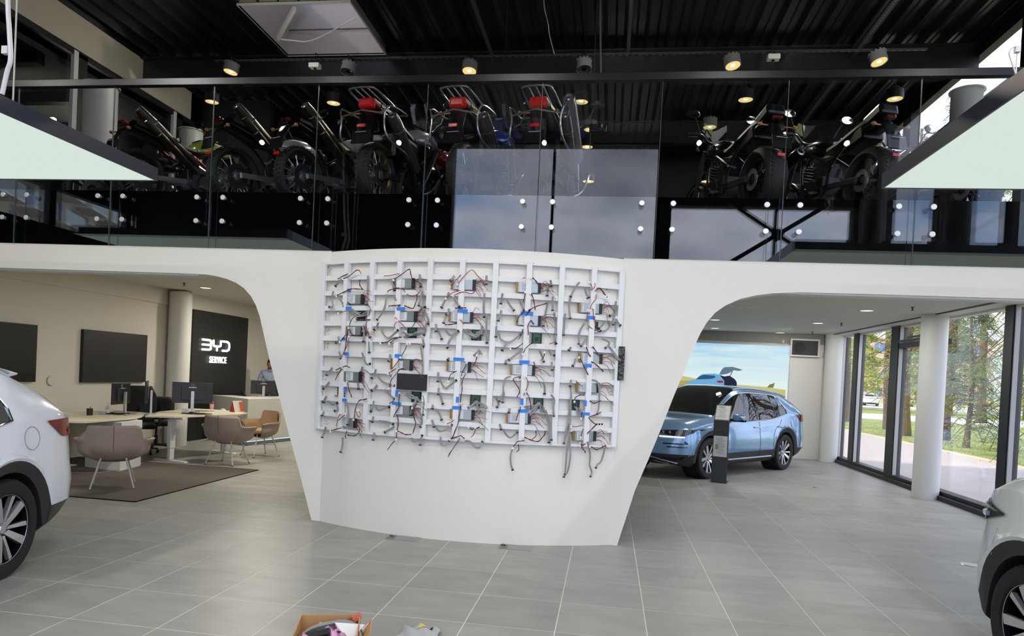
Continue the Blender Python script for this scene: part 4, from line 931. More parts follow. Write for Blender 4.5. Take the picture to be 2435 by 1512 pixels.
place_car('car', 'light blue metallic SUV parked at the right in front of the illuminated picture', PB, mid, hb.x, hb.y, trim_side=-1)
h1 = Vector((.22, -.975)).normalized(); l1 = Vector((-h1.y, h1.x)); c1 = Vector((-4.26, 4.37))+h1*WB2-l1*.90
place_car('car', 'white SUV at the left edge showing its rear quarter and red tail light', PW, c1, h1.x, h1.y, trim_side=1)
h2 = Vector((-.05, 1)).normalized(); l2 = Vector((-h2.y, h2.x)); c2 = Vector((2.43, 4.22))-h2*WB2-l2*.90
place_car('car', 'pale white car cut by the right edge with its headlight and front wheel showing', PW2, c2, h2.x, h2.y, trim_side=1, nup=.19)
# ================================================================== LEFT OFFICE AREA
CREAM = mat('desk_top', (222, 214, 192), .4); DW = mat('desk_white', (224, 226, 226), .45); TAUPE = mat('fabric_taupe', (172, 154, 144), .95, bump=(420, .35)); TAN = mat('fabric_tan', (176, 146, 112), .95, bump=(420, .35)); CHB = mat('office_black', (16, 16, 17), .75)
def Zf(px, py, z=0): return at(px, py, 2, z)
t = thing('rug', 'dark grey-brown flat rug under the desks at left', 'rug', (-6.8, 8.45, .001)); m = MB(); m.bb((-1.5, -1.39, 0), (1.56, 1.36, .008)); m.build('pile', mat('rug_brown', (88, 80, 74), .95, noise=(60, .12)), t)
m = MB(); 
for a, b in (((-1.5, -1.39), (1.56, -1.37)), ((-1.5, 1.34), (1.56, 1.36)), ((1.54, -1.39), (1.56, 1.36)), ((-1.5, -1.39), (-1.48, 1.36))): m.bb((a[0], a[1], 0), (b[0], b[1], .010))
m.build('hem', mat('rug_hem', (60, 54, 50), .95), t)
# wall screens
for (x0, x1, y0, y1, nm) in ((200, 352, 785, 909, 'large black wall screen right of the other, above the desk'), (-110, 91, 757, 909, 'large black wall screen cut by the left edge of the picture')):
    a = at(x0, y0+4, 0, XL+.06); b = at(x1, (797 if x0 == 200 else 773), 0, XL+.06); zb = at(x1, y1-1, 0, XL+.06).z
    c = (a+b)/2; t = thing('wall_screen', nm, 'screen', (XL+.03, c.y, (b.z+zb)/2)); wy = abs(b.y-a.y); hz = b.z-zb
    m = MB(); m.box((0, 0, 0), (.05, wy, hz)); m.build('housing', BLACKP, t, bevel=.004); m = MB(); m.box((.026, 0, 0), (.003, wy-.03, hz-.03)); m.build('panel', mat('screen_off', (8, 8, 9), .35), t)
t = thing('wall_socket_plate', 'small round white wall plate between the two black wall screens', 'wall plate', at(122, 905, 0, XL+.012)); m = MB(); m.lathe([(0, .012), (.07, .012), (.078, 0), (0, 0)], 24, Matrix.Rotation(PI/2, 3, 'Y')); m.build('plate', mat('plate_white', (205, 201, 190), .5), t, smooth=True)
# black service panel
ya, yb_ = 12.66, 14.75
t = thing('service_panel', 'tall black wall panel carrying the illuminated BYD SERVICE sign', 'sign panel', (XL+.03, (ya+yb_)/2, 1.325)); m = MB(); m.box((0, 0, 0), (.06, yb_-ya, 2.65)); m.build('board', mat('panel_black', (28, 28, 29), .5), t)
SIG = emat('sign_white', (255, 255, 255), 1.6)
def byd(M, w_, h_, th, mt, parent, depth=.02):
    # strokes in unit box, open-left B, Y, open-left D
    S = [[(0, 1), (.24, 1), (.30, .9), (.30, .62), (.27, .5), (0, .5)], [(.27, .5), (.30, .38), (.30, .1), (.24, 0), (0, 0)],
         [(.39, 1), (.39, .52), (.43, .42), (.52, .42), (.62, .42), (.66, .52), (.66, 1)], [(.525, .42), (.525, 0)], [(.74, 1), (.90, 1), (.98, .85), (1, .5), (.98, .15), (.90, 0), (.74, 0)]]
    for nm, grp in (('letter_b', S[:2]), ('letter_y', S[2:4]), ('letter_d', S[4:])):
        m = MB()
        for st in grp:
            P = [Vector(((u-.5)*w_, (v-.5)*h_, 0)) for u, v in st]
            for i, p in enumerate(P):
                m.lathe([(0, -depth/2), (th/2, -depth/2), (th/2, depth/2), (0, depth/2)], 12, M.to_3x3(), M@p)
                if i: 
                    q = P[i-1]; d = (p-q); n = Vector((-d.y, d.x, 0)).normalized()*th/2; z = Vector((0, 0, depth/2))
                    vs = [M@v for v in (q+n-z, p+n-z, p-n-z, q-n-z, q+n+z, p+n+z, p-n+z, q-n+z)]
                    m.add(vs, [(0, 1, 2, 3), (7, 6, 5, 4), (0, 4, 5, 1), (1, 5, 6, 2), (2, 6, 7, 3), (3, 7, 4, 0)])
        o = m.build(nm, mt, parent, recalc=False); o['kind'] = 'thing'
sg = thing('illuminated_sign', 'glowing white letters BYD SERVICE on the black wall panel', 'sign', (XL+.09, 13.6, 1.9)); l = Vector(sg.location)
a = at(480, 805, 0, XL+.09); b = at(547, 838, 0, XL+.09); ymid = (a.y+b.y)/2
byd(facing(Vector((0, ymid-l.y, .065)), (1, 0, 0)), 1.0, .20, .045, SIG, sg)
text('letters', 'SERVICE', .195, SIG, facing(Vector((0, 13.54-l.y, 1.655-l.z)), (1, 0, 0)), .01, sg, bold=.002, sx=.76, spc=1.22)
# doorway beyond the panel, its unlit opening painted as a dark sheet
d = struct(thing('door_1', None, None)); m = MB(); m.bb((XL, 15.9, 0), (XL+.02, 16.9, 2.15)); m.build('opening', mat('doorway_dark_sheet', (24, 22, 20), .8), d); m = MB(); m.bb((XL, 15.84, 0), (XL+.04, 15.9, 2.2)); m.bb((XL, 15.9, 2.15), (XL+.04, 16.9, 2.2)); m.build('frame', mat('door_frame', (196, 180, 140), .6), d)
# reception counter
t = thing('reception_counter', 'white angled reception counter with a lit base behind the rear tub chair', 'counter', (-7.2, 13.4, 0)); l = Vector(t.location)
poly = [(-6.97, 12.52), (-6.60, 14.1), (-6.60, 14.9), (-7.15, 14.9), (-7.45, 13.3), (-7.85, 13.5), (-8.15, 13.2)]
def slab(poly, z0, z1, m=None):
    m = m or MB(); n = len(poly); m.add([(x-l.x, y-l.y, z0) for x, y in poly]+[(x-l.x, y-l.y, z1) for x, y in poly], [tuple(range(n-1, -1, -1)), tuple(range(n, 2*n))]+[(i, (i+1) % n, (i+1) % n+n, i+n) for i in range(n)]); return m
slab(poly, .09, .93).build('body', mat('counter_white', (205, 204, 196), .4), t, bevel=.006)
cx_, cy_ = -7.2, 13.6
slab([(cx_+(x-cx_)*.95, cy_+(y-cy_)*.95) for x, y in poly], 0, .09).build('plinth', mat('plinth_blue', (120, 132, 140), .2, .5), t)
m = MB(); m.bar((-6.985-l.x, 12.51-l.y, .085), (-6.61-l.x, 14.1-l.y, .085), .02, .02); m.bar((-6.985-l.x, 12.51-l.y, .085), (-8.13-l.x, 13.16-l.y, .085), .02, .02); m.build('light_strip', emat('strip_light', (225, 238, 245), .9), t)
nn = Vector((.974, -.228, 0)); byd(facing(Vector((-6.90-l.x, 12.98-l.y, .80))+nn*.03, nn), .26, .06, .016, emat('logo_white', (255, 255, 250), 1.2), t, .012)
# desks
def desk(name, lab, poly, legs, ped=None):
    global l
    t = thing(name, lab, 'desk', (poly[0][0], poly[0][1], 0)); l = Vector(t.location)
    slab(poly, .715, .742).build('desk_top', CREAM, t, bevel=.003)
    for (x, y, a) in legs:
        m = MB(); m.box((x-l.x, y-l.y, .37), (.085, .06, .68), None, a); m.box((x-l.x, y-l.y, .44), (.10, .075, .45), None, a); m.box((x-l.x, y-l.y, .012), (.07, .66, .024), None, a); m.box((x-l.x, y-l.y, .70), (.06, .5, .03), None, a); m.build('lifting_leg', DW, t, bevel=.004)
    return t
dA = desk('desk', 'nearer white desk with a boxed white pedestal at left', [(-7.20, 8.22), (-6.98, 8.32), (-6.95, 9.15), (-7.06, 9.55), (-7.46, 10.25), (-8.2, 10.3), (-8.28, 8.5)], [(-7.35, 9.45, 1.9), (-8.0, 9.0, 1.6)])
m = MB(); P_ = [(-7.50, 8.98), (-6.82, 8.83), (-6.92, 9.40), (-7.45, 9.5)]; l = Vector(dA.location); slab(P_, .008, .70).build('pedestal', DW, dA)
dB = desk('desk', 'farther white desk with height adjustable legs beside the service sign', [(-7.10, 9.70), (-6.72, 9.86), (-6.30, 11.1), (-6.38, 11.45), (-7.05, 11.75), (-7.6, 11.7), (-7.5, 10.6)], [(-6.88, 10.05, 1.35), (-6.78, 11.4, 1.2)])
# monitors
MONB = mat('monitor_back', (38, 40, 44), .35)
def monitor(lab, base, nrm, w_=.60, h_=.35, zc=.33, tilt=0):
    t = thing('monitor', lab, 'monitor', base); n = Vector(nrm).normalized(); n3 = Vector((n.x, n.y, 0)).normalized(); M = facing(Vector((0, 0, zc))-n3*.05, n3); M3 = M.to_3x3()
    m = MB(); m.box(M.translation, (w_, h_, .022), M3); m.box(M@Vector((0, -.02, .018)), (w_*.55, h_*.6, .02), M3); m.build('housing', MONB, t, bevel=.006)
    m = MB(); m.box(M@Vector((0, 0, -.012)), (w_-.02, h_-.02, .002), M3); m.build('screen', GLOSSB, t)
    m = MB(); m.lathe([(.020, 0), (.024, .003), (.020, .006)], 20, M3, M@Vector((0, h_*.36, .011))); m.box(M@Vector((0, h_*.26, .030)), (.12, .012, .004), M3); m.build('badge', mat('badge_silver', (215, 218, 222), .3, .5), t)
    m = MB(); m.box(Vector((0, 0, zc*.42))+n3*.02, (.045, .03, zc*1.0), M3@Matrix.Rotation(PI/2, 3, 'X') if False else facing((0, 0, 0), n3).to_3x3()@Matrix(((1, 0, 0), (0, 0, 1), (0, 1, 0)))); m.build('stand_fold', mat('stand_silver', (200, 202, 205), .3, .5), t) if False else None
    m = MB(); m.bar(n3*.02, n3*.02+Vector((0, 0, zc+.03)), .05, .028, up=n3); m.build('stand', mat('stand_silver', (200, 202, 205), .3, .5), t); m = MB(); m.box((0, 0, .006), (.24, .18, .012), facing((0, 0, 0), (0, 0, 1), (n3.x, n3.y, .001)).to_3x3()); m.build('foot', mat('stand_silver', (200, 202, 205), .3, .5), t, bevel=.003)
    return t
monitor('black monitor on the nearer desk showing its back, tilted to the left', (-7.47, 9.70, .742), (.985, .17, 0), .52, .33, .32)
monitor('second monitor on the nearer desk seen almost edge-on behind the first', (-7.26, 10.02, .742), (.84, .54, 0), .50, .36, .35)
monitor('wide black monitor on the farther desk with a silver stand', (-7.07, 10.86, .742), (.56, -.83, 0), .64, .36, .33)
monitor('left monitor standing on the reception counter before the person', (-7.18, 13.5, .932), (.55, -.83, 0), .50, .29, .20)
monitor('right monitor on the reception counter beside the white wall', (-7.0, 14.05, .932), (.55, -.83, 0), .50, .29, .20)
# tub chairs
def tub(lab, c, fwd, inner):
    ang = math.atan2(fwd[1], fwd[0]); t = thing('tub_chair', lab, 'chair', (c[0], c[1], 0), ang)
    rows = []; inn = []
    for i in range(49):
        a = math.radians(-118+236*i/48); aa = abs(math.degrees(a))
        top = lerp(.79, .625, sm(47, 56, aa)); top = lerp(top, .60, sm(95, 118, aa)); fl = .03*sm(52, 62, aa); r_, q = [], []
        for k in range(11):
            u = k/10; z = lerp(.35, top, u); rr = .10+.20*min(1, (u*1.9))**.55 if aa < 200 else 0
            rr = .13+.155*math.sin(min(1, u*2.3)*PI/2)+.03*u+fl*max(0, u-.75)*4
            ex = 1.0+.12*math.sin(abs(a))**2
            x = -math.cos(a)*rr*.98; y = math.sin(a)*rr*ex*1.12
            r_.append((x+.02, y, z))
        rows.append(r_)
    m = MB(); m.grid(rows); m.add([(.02+p[0][0]-.02, p[0][1], .351) for p in rows], [tuple(range(49))])
    o = m.build('shell', TAUPE, t, smooth=True, sharp=60); md = o.modifiers.new('s', 'SOLIDIFY'); md.thickness = .022; md.offset = 1
    m = MB(); m.grid([[(p[0]*.93+.002, p[1]*.93, p[2]+.004) for p in r_] for r_ in rows]); m.build('inner_lining', inner, t, smooth=True)
    m = MB(); m.lathe([(0, .40), (.20, .40), (.245, .43), (.25, .465), (.22, .48), (0, .478)], 36, Matrix.Diagonal((1.0, 1.0, 1))); o = m.build('seat_cushion', inner, t, smooth=True); o.location = (.02, 0, 0)
    m = MB(); m.tube([(p[0]-.0235 if False else p[0]*1.075-.002, p[1], p[2]) for p in rows[24]], .0035, 5); m.build('back_seam', mat('seam_dark', (92, 78, 72), .9), t)
    for sx in (-1, 1):
        for sy in (-1, 1):
            m = MB(); m.tube([(sx*.13, sy*.13, .40), (sx*.235, sy*.235, .012)], .0105, 8); o = m.build('leg', mat('leg_cream', (205, 200, 188), .4, .2), t, smooth=True)
            m = MB(); m.lathe([(0, 0), (.013, 0), (.013, .014), (0, .014)], 10, None, (sx*.237, sy*.237, 0)); m.build('foot_cap', BLACKP, o)
    m = MB(); m.tube([(-.185, -.185, .20), (.185, .185, .20)], .005, 6); m.tube([(-.185, .185, .205), (.185, -.185, .205)], .005, 6); m.build('cross_brace', MATS['leg_cream'], t)
tub('taupe upholstered tub chair nearest, seen from behind on the rug', (-6.11, 7.80), (-.58, .81), TAUPE)
tub('taupe tub chair in the middle beside the farther desk', (-6.00, 10.22), (.02, 1), TAN)
tub('tub chair with tan inside facing left before the reception counter', (-6.06, 11.36), (-.55, -.83), TAN)
# office chairs
def ochair(lab, c, ang, zb=1.12):
    t = thing('office_chair', lab, 'chair', (c[0], c[1], 0), ang)
    m = MB(); pr = []
    for i in range(9):
        v = i/8; z = .56+(zb-.56)*v; w_ = .21+.03*math.sin(v*PI)-(.05*max(0, v-.75)*4); x = -.24-.06*v+.05*math.sin(v*PI)
        pr.append([(x-.03*(abs(u)/1)**2*-1, w_*u, z) for u in (-1, -.6, -.2, .2, .6, 1)])
    m.grid(pr); o = m.build('backrest', CHB, t, smooth=True); md = o.modifiers.new('s', 'SOLIDIFY'); md.thickness = .035
    m = MB(); m.box((0, 0, .47), (.48, .48, .07)); m.build('seat', CHB, t, bevel=.03)
    m = MB(); m.tube([(-.22, 0, .44), (-.27, 0, .60), (-.27, 0, .85)], .025, 8); m.build('back_support', BLACKP, t)
    for s in (-1, 1):
        m = MB(); m.tube([(0, s*.24, .46), (0, s*.29, .50), (0, s*.29, .66)], .018, 8); m.box((.02, s*.29, .675), (.24, .08, .03)); m.build('armrest', BLACKP, t, bevel=.008)
    m = MB(); m.lathe([(0, .08), (.03, .08), (.03, .25), (.02, .26), (.02, .44), (0, .44)], 14); m.build('gas_lift', BLACKP, t, smooth=True)
    m = MB()
    for k in range(5):
        a = 2*PI*k/5; m.bar((0, 0, .10), (.30*math.cos(a), .30*math.sin(a), .075), .045, .025)
    b_ = m.build('star_base', BLACKP, t)
    for k in range(5):
        a = 2*PI*k/5; m = MB(); m.lathe([(0, -.022), (.028, -.022), (.028, .022), (0, .022)], 14, Matrix.Rotation(PI/2, 3, 'X'), (.30*math.cos(a), .30*math.sin(a), .029)); m.build('castor', RUBBER, b_)
ochair('black office chair with tall back between the two desks', (-7.86, 10.62), 2.2, 1.16)
ochair('black office chair half hidden behind the white SUV tail', (-7.42, 8.02), 1.9, 1.06)
ochair('black office chair behind the farther desk leg', (-8.0, 11.25), 2.4, .95)
ochair('black office chair behind the reception counter near the black panel', (-7.75, 14.2), .5, 1.0)
# desk items
t = thing('pen_cup', 'dark mesh pen cup on the nearer desk', 'pen cup', Zf(213, 987, .742)); m = MB(); m.lathe([(.04, .0), (.043, .10), (.040, .10), (.037, .004), (0, .004), (0, 0), (.04, 0)], 20); m.build('cup', mat('mesh_dark', (58, 56, 54), .4, .5), t, smooth=True)
m = MB(); m.tube([(.01, 0, .01), (.0, .01, .13)], .004, 6); m.build('pen', BLACKP, t)
t = thing('water_bottle', 'pink and white water bottle on the farther desk', 'bottle', Zf(503, 974, .742)); m = MB(); m.lathe([(0, 0), (.033, 0), (.036, .02), (.036, .12), (.026, .15), (.02, .155), (0, .155)], 20); m.build('body', mat('bottle_white', (226, 190, 196), .35), t, smooth=True)
m = MB(); m.lathe([(.0368, .105), (.0368, .14), (.024, .155)], 20); m.lathe([(.0368, .03), (.0368, .036)], 20); m.build('pink_band', mat('bottle_pink', (196, 60, 96), .4), t); m = MB(); m.lathe([(0, .15), (.02, .15), (.018, .19), (.024, .20), (0, .205)], 14, Matrix.Rotation(-.15, 3, 'Y')); m.build('cap', mat('cap_cream', (220, 214, 200), .4), t, smooth=True)
t = thing('leaflet_stand', 'red and white tent-shaped leaflet on the far end of the desk', 'leaflet', Zf(563, 979, .742), -.35); m = MB(); m.prism([(-.07, 0), (0, .20), (.06, 0)], -.10, .10); m.build('rear_panel', mat('leaflet_red', (170, 30, 26), .5), t); m = MB(); m.prism([(0, .20), (.07, 0), (.066, 0), (-.002, .197)], -.10, .10); m.build('front_panel', mat('leaflet_white', (224, 220, 214), .5), t)
m = MB(); m.box((.045, .06, .10), (.004, .07, .17), Matrix.Rotation(-.34, 3, 'Y')); m.build('orange_print', mat('leaflet_orange', (214, 92, 40), .5), t)
t = thing('table_label', 'small white card block on the farther desk before the monitor', 'box', Zf(440, 984, .742)); m = MB(); m.box((0, 0, .045), (.10, .03, .09)); m.box((.05, .02, .045), (.04, .05, .085)); m.build('card', DW, t)
t = thing('paper_stack', 'low stack of papers on the farther desk', 'papers', Zf(488, 977, .742), .4)
for k in range(3): m = MB(); m.box((0, 0, .003+.006*k), (.30, .21, .005), None, .1*k); m.build('sheet', mat('paper_cream', (224, 214, 186), .7), t)
t = thing('computer_mouse', 'white mouse beside the red leaflet', 'mouse', Zf(530, 975, .742)); m = MB(); m.lathe([(0, .03), (.022, .024), (.032, .01), (.033, 0), (0, 0)], 16, Matrix.Diagonal((1.5, 1, 1))); m.build('shell', DW, t, smooth=True); m = MB(); m.box((.02, 0, .026), (.03, .003, .006)); m.build('wheel_slot', BLACKP, t)
for i, (px, py, nm) in enumerate([(262, 985, 'tangle of black chargers on the nearer desk'), (462, 985, 'black cables around the silver monitor stand on the farther desk')]):
    t = thing('cable_tangle', nm, 'cables', Zf(px, py, .742)); r2 = random.Random(i)
    for k in range(5):
        p = [(r2.uniform(-.2, .25), r2.uniform(-.12, .15), .008+.012*abs(math.sin(j*1.3+k))) for j in range(6)]
        if k == 4: p = [(.28, -.05, .01), (.35, -.02, -.05), (.30, 0, -.14), (.2, .05, -.17), (.1, .1, -.1)]
        m = MB(); m.tube(catmull(p, 6), .006, 6); m.build('cable', BLACKP, t, smooth=True)
    m = MB(); m.box((-.10, 0, .02), (.14, .06, .04)); m.build('charger', DW if i == 0 else BLACKP, t, bevel=.006)
t = thing('wall_socket', 'small socket box with a white cable low on the black panel', 'socket', at(498, 1027, 0, XL+.08)); m = MB(); m.box((0, 0, 0), (.04, .09, .09)); m.build('box', mat('plate_white', (205, 201, 190), .5), t)
m = MB(); m.tube([p-Vector(t.location) for p in catmull([at(498, 1030, 0, XL+.1), at(494, 1042, 0, XL+.12), Vector((XL+.2, 13.1, .02)), Vector((XL+.25, 12.7, .012))], 6)], .006, 6); m.build('cable', mat('cord_white', (225, 225, 228), .4), t)
# person behind the counter
def skin(name, pts, edges, root, mt, parent, sub=2):
    me = bpy.data.meshes.new(name); me.from_pydata([p[0] for p in pts], edges, []); o = bpy.data.objects.new(name, me); COL.objects.link(o); o.parent = parent
    o.modifiers.new('k', 'SKIN'); 
    if not me.skin_vertices: me.skin_vertices.new() if hasattr(me.skin_vertices, 'new') else None
    sv = me.skin_vertices[0].data
    for i, (p, r) in enumerate(pts):
        sv[i].radius = r if isinstance(r, tuple) else (r, r); sv[i].use_root = (i == root)
    s_ = o.modifiers.new('s', 'SUBSURF'); s_.levels = sub; s_.render_levels = sub
    me.materials.append(mt); 
    dg = bpy.context.evaluated_depsgraph_get(); ev = o.evaluated_get(dg); nm_ = bpy.data.meshes.new_from_object(ev); o.modifiers.clear(); o.data = nm_
    nm_.polygons.foreach_set('use_smooth', [True]*len(nm_.polygons)); return o
SKINM = mat('skin', (176, 122, 98), .6); SHIRT = mat('shirt_blue', (158, 172, 198), .85, noise=(30, .1)); HAIR = mat('hair_black', (22, 18, 17), .6); TROU = mat('trousers', (34, 36, 44), .8)
t = thing('person', 'person in a pale blue long-sleeved shirt with dark hair looking down behind the reception counter', 'person', (-7.85, 15.05, 0), math.radians(-62))
B = [((0, 0, .95), (.15, .13)), ((0, 0, 1.10), (.145, .12)), ((.02, 0, 1.26), (.17, .125)), ((.05, 0, 1.40), (.15, .10)), ((.085, 0, 1.475), .06), ((.12, 0, 1.53), .056),
     ((.04, .17, 1.42), .068), ((.05, .225, 1.27), .056), ((.10, .24, 1.12), .05), ((.24, .16, 1.05), .04), ((.34, .10, 1.03), .03),
     ((.04, -.17, 1.42), .068), ((.05, -.225, 1.27), .056), ((.10, -.24, 1.12), .05), ((.24, -.16, 1.05), .04), ((.34, -.10, 1.03), .03),
     ((0, .10, .86), .095), ((.02, .11, .50), .065), ((0, .11, .12), .045), ((.10, .12, .04), .04), ((0, -.10, .86), .095), ((.02, -.11, .50), .065), ((0, -.11, .12), .045), ((.10, -.12, .04), .04)]
E_ = [(0, 1), (1, 2), (2, 3), (3, 4), (4, 5), (3, 6), (6, 7), (7, 8), (8, 9), (9, 10), (3, 11), (11, 12), (12, 13), (13, 14), (14, 15), (0, 16), (16, 17), (17, 18), (18, 19), (0, 20), (20, 21), (21, 22), (22, 23)]
bo = skin('body', B, E_, 0, SHIRT, t); me = bo.data; me.materials.append(SKINM); me.materials.append(TROU); me.materials.append(mat('shoe_black', (15, 15, 15), .4))
for p in me.polygons:
    c = p.center
    if c.z > 1.485 or c.x > .30 and c.z > .9: p.material_index = 1
    elif c.z < .075: p.material_index = 3
    elif c.z < .93 : p.material_index = 2
m = MB(); Mh = Matrix.Rotation(.55, 3, 'Y'); prof = []
rows = []
for i in range(17):
    v = -PI/2+PI*i/16; row = []
    for k in range(25):
        a = 2*PI*k/24; x = math.cos(v)*math.cos(a)*.098; y = math.cos(v)*math.sin(a)*.077; z = math.sin(v)*.118
        if z < -.03: f = 1-.35*((-.03-z)/.09); x *= f if x < 0 else (1-.12*((-.03-z)/.09)); y *= f
        if math.cos(a) > .93 and -.03 < z < .03: x += .022*(1-abs(z)/.03)
        row.append(Mh@Vector((x, y, z))+Vector((.15, 0, 1.62)))
    rows.append(row)
m.grid(rows); hd = m.build('head', SKINM, t, smooth=True, sharp=80)
for s in (-1, 1):
    m = MB(); m.lathe([(0, .012), (.012, .008), (.014, 0), (0, -.01)], 12, Mh@Matrix.Rotation(PI/2, 3, 'Y'), Mh@Vector((.088, s*.030, .008))+Vector((.15, 0, 1.62))); m.build('eye', mat('eye_white', (225, 222, 218), .3), hd)
    m = MB(); m.lathe([(0, -.008), (.022, -.006), (.03, .004), (.018, .010), (0, .006)], 14, Mh@Matrix.Rotation(s*PI/2, 3, 'X')@Matrix.Diagonal((.7, 1, 1)), Mh@Vector((-.005, s*.078, -.005))+Vector((.15, 0, 1.62))); m.build('ear', SKINM, hd, smooth=True)
m = MB(); m.box(Mh@Vector((.088, 0, -.058))+Vector((.15, 0, 1.62)), (.01, .045, .009), Mh); m.build('mouth', mat('lips', (140, 80, 72), .5), hd, bevel=.003)
m = MB(); rows = []
for i in range(12):
    v = PI/2-PI*.62*i/11; rows.append([Mh@Vector((math.cos(v)*math.cos(a)*.108-.008-(.028 if math.cos(a) > .3 and v < .5 else 0), math.cos(v)*math.sin(a)*.086, math.sin(v)*.125+.006))+Vector((.15, 0, 1.62)) for a in [math.radians(0+360*k/24) for k in range(25)] if True])
m.grid([[p for p in r_] for r_ in rows[:6]]); m.grid([r_[4:21] for r_ in rows[5:]]); m.build('hair', HAIR, t, smooth=True, recalc=False)
m = MB(); m.lathe([(.066, 0), (.075, .02), (.070, .045), (.06, .045)], 20, Matrix.Rotation(.4, 3, 'Y'), (.092, 0, 1.47)); m.build('collar', SHIRT, t, smooth=True)
for s in (-1, 1):
    for k in range(5):
        b0 = Vector((.36, s*(.075+.0), 1.03)); l_ = (.055, .07, .075, .07, .05)[k] if k else .05
        y = s*(.10-.03+.018*k) if k else s*.06
        p0 = Vector((.355, y, 1.025)); d_ = Vector((1, -s*.1 if k else -s*.9, -.1)).normalized()
        pts = [p0, p0+d_*l_*.5, p0+d_*l_*.8+Vector((0, 0, -.012)), p0+d_*l_+Vector((0, 0, -.03))]
        m = MB(); m.tube(pts, [.009, .0085, .008, .006], 8); m.build('finger', SKINM, t, smooth=True)
# ================================================================== RIGHT AREA
# illuminated picture on the rear wall (flat print)
t = thing('light_box', 'large backlit picture of sky, meadow and blue car with open tailgate', 'light box', (2.3, YB-.06, 1.85)); l = Vector(t.location)
m = MB(); m.bb(Vector((.30, YB-.11, 1.0))-l, Vector((4.235, YB-.01, 2.67))-l); m.build('case', mat('alu', (190, 192, 192), .4), t)
pm = bpy.data.materials.new('picture_sky'); pm.use_nodes = True; tt = pm.node_tree; tt.nodes.clear()
o_ = tt.nodes.new('ShaderNodeOutputMaterial'); e_ = tt.nodes.new('ShaderNodeEmission'); tc = tt.nodes.new('ShaderNodeTexCoord'); mp = tt.nodes.new('ShaderNodeMapping'); mp.inputs['Scale'].default_value = (.35, 1, 3.2); mp.inputs['Rotation'].default_value = (0, -.14, 0)
n_ = tt.nodes.new('ShaderNodeTexNoise'); n_.inputs['Scale'].default_value = 1.6; n_.inputs['Detail'].default_value = 5; n_.inputs['Distortion'].default_value = .6; r_ = tt.nodes.new('ShaderNodeValToRGB')
r_.color_ramp.elements[0].position = .25; r_.color_ramp.elements[0].color = (*lin((132, 190, 226)), 1); r_.color_ramp.elements[1].position = .68; r_.color_ramp.elements[1].color = (*lin((206, 228, 232)), 1)
sp = tt.nodes.new('ShaderNodeSeparateXYZ'); mr = tt.nodes.new('ShaderNodeMapRange'); mr.inputs[1].default_value = .75; mr.inputs[2].default_value = -.1; mx = tt.nodes.new('ShaderNodeMixRGB'); mx.inputs[2].default_value = (*lin((214, 230, 228)), 1)
tt.links.new(tc.outputs['Object'], mp.inputs[0]); tt.links.new(mp.outputs[0], n_.inputs[0]); tt.links.new(n_.outputs[0], r_.inputs[0]); tt.links.new(tc.outputs['Object'], sp.inputs[0]); tt.links.new(sp.outputs[2], mr.inputs[0]); tt.links.new(mr.outputs[0], mx.inputs[0]); tt.links.new(r_.outputs[0], mx.inputs[1]); tt.links.new(mx.outputs[0], e_.inputs[0]); e_.inputs[1].default_value = 1.0; tt.links.new(e_.outputs[0], o_.inputs[0])
m = MB(); m.add([Vector(v)-l for v in ((.33, YB-.112, 1.03), (4.205, YB-.112, 1.03), (4.205, YB-.112, 2.645), (.33, YB-.112, 2.645))], [(0, 1, 2, 3)]); m.build('picture', pm, t, recalc=False)
def pic(nm, pts, col, k=1, s=1.0):
    Y_ = YB-.112-.0012*k; m = MB(); P = [at(x, y, 1, Y_)-l for x, y in pts]; m.add(P, [tuple(range(len(P)))]); m.build(nm, emat('print_%d_%d_%d' % col, col, s), t, recalc=False)
pic('meadow', [(1590, 893), (1612, 892), (1640, 897), (1680, 905), (1740, 914), (1760, 915), (1820, 920), (1868, 927), (1866, 1010), (1590, 990)], (190, 184, 122))
pic('meadow_shade', [(1590, 905), (1640, 905), (1660, 925), (1866, 945), (1866, 1010), (1590, 990)], (164, 160, 90), 2)
pic('printed_car_body', [(1632, 912), (1640, 905), (1653, 902), (1664, 893), (1672, 889), (1700, 888), (1711, 891), (1720, 898), (1723, 905), (1722, 920), (1632, 916)], (106, 164, 206), 3)
pic('printed_car_glass', [(1655, 902), (1666, 893), (1674, 891), (1700, 893), (1701, 898), (1690, 901)], (46, 84, 120), 4)
pic('printed_boot', [(1711, 891), (1722, 895), (1735, 893), (1748, 902), (1752, 909), (1752, 918), (1722, 919), (1722, 905)], (36, 42, 62), 4)
pic('printed_tailgate', [(1710, 890), (1716, 879), (1722, 873), (1742, 872), (1766, 879), (1757, 882), (1744, 880), (1738, 893), (1735, 893), (1740, 884), (1728, 889), (1716, 891)], (96, 116, 136), 5)
pic('printed_lamp', [(1704, 905), (1719, 905), (1720, 910), (1708, 910)], (150, 40, 60), 5)
pic('printed_shrub', [(1824, 921), (1830, 914), (1838, 912), (1842, 909), (1841, 916), (1838, 922)], (120, 120, 70), 5)
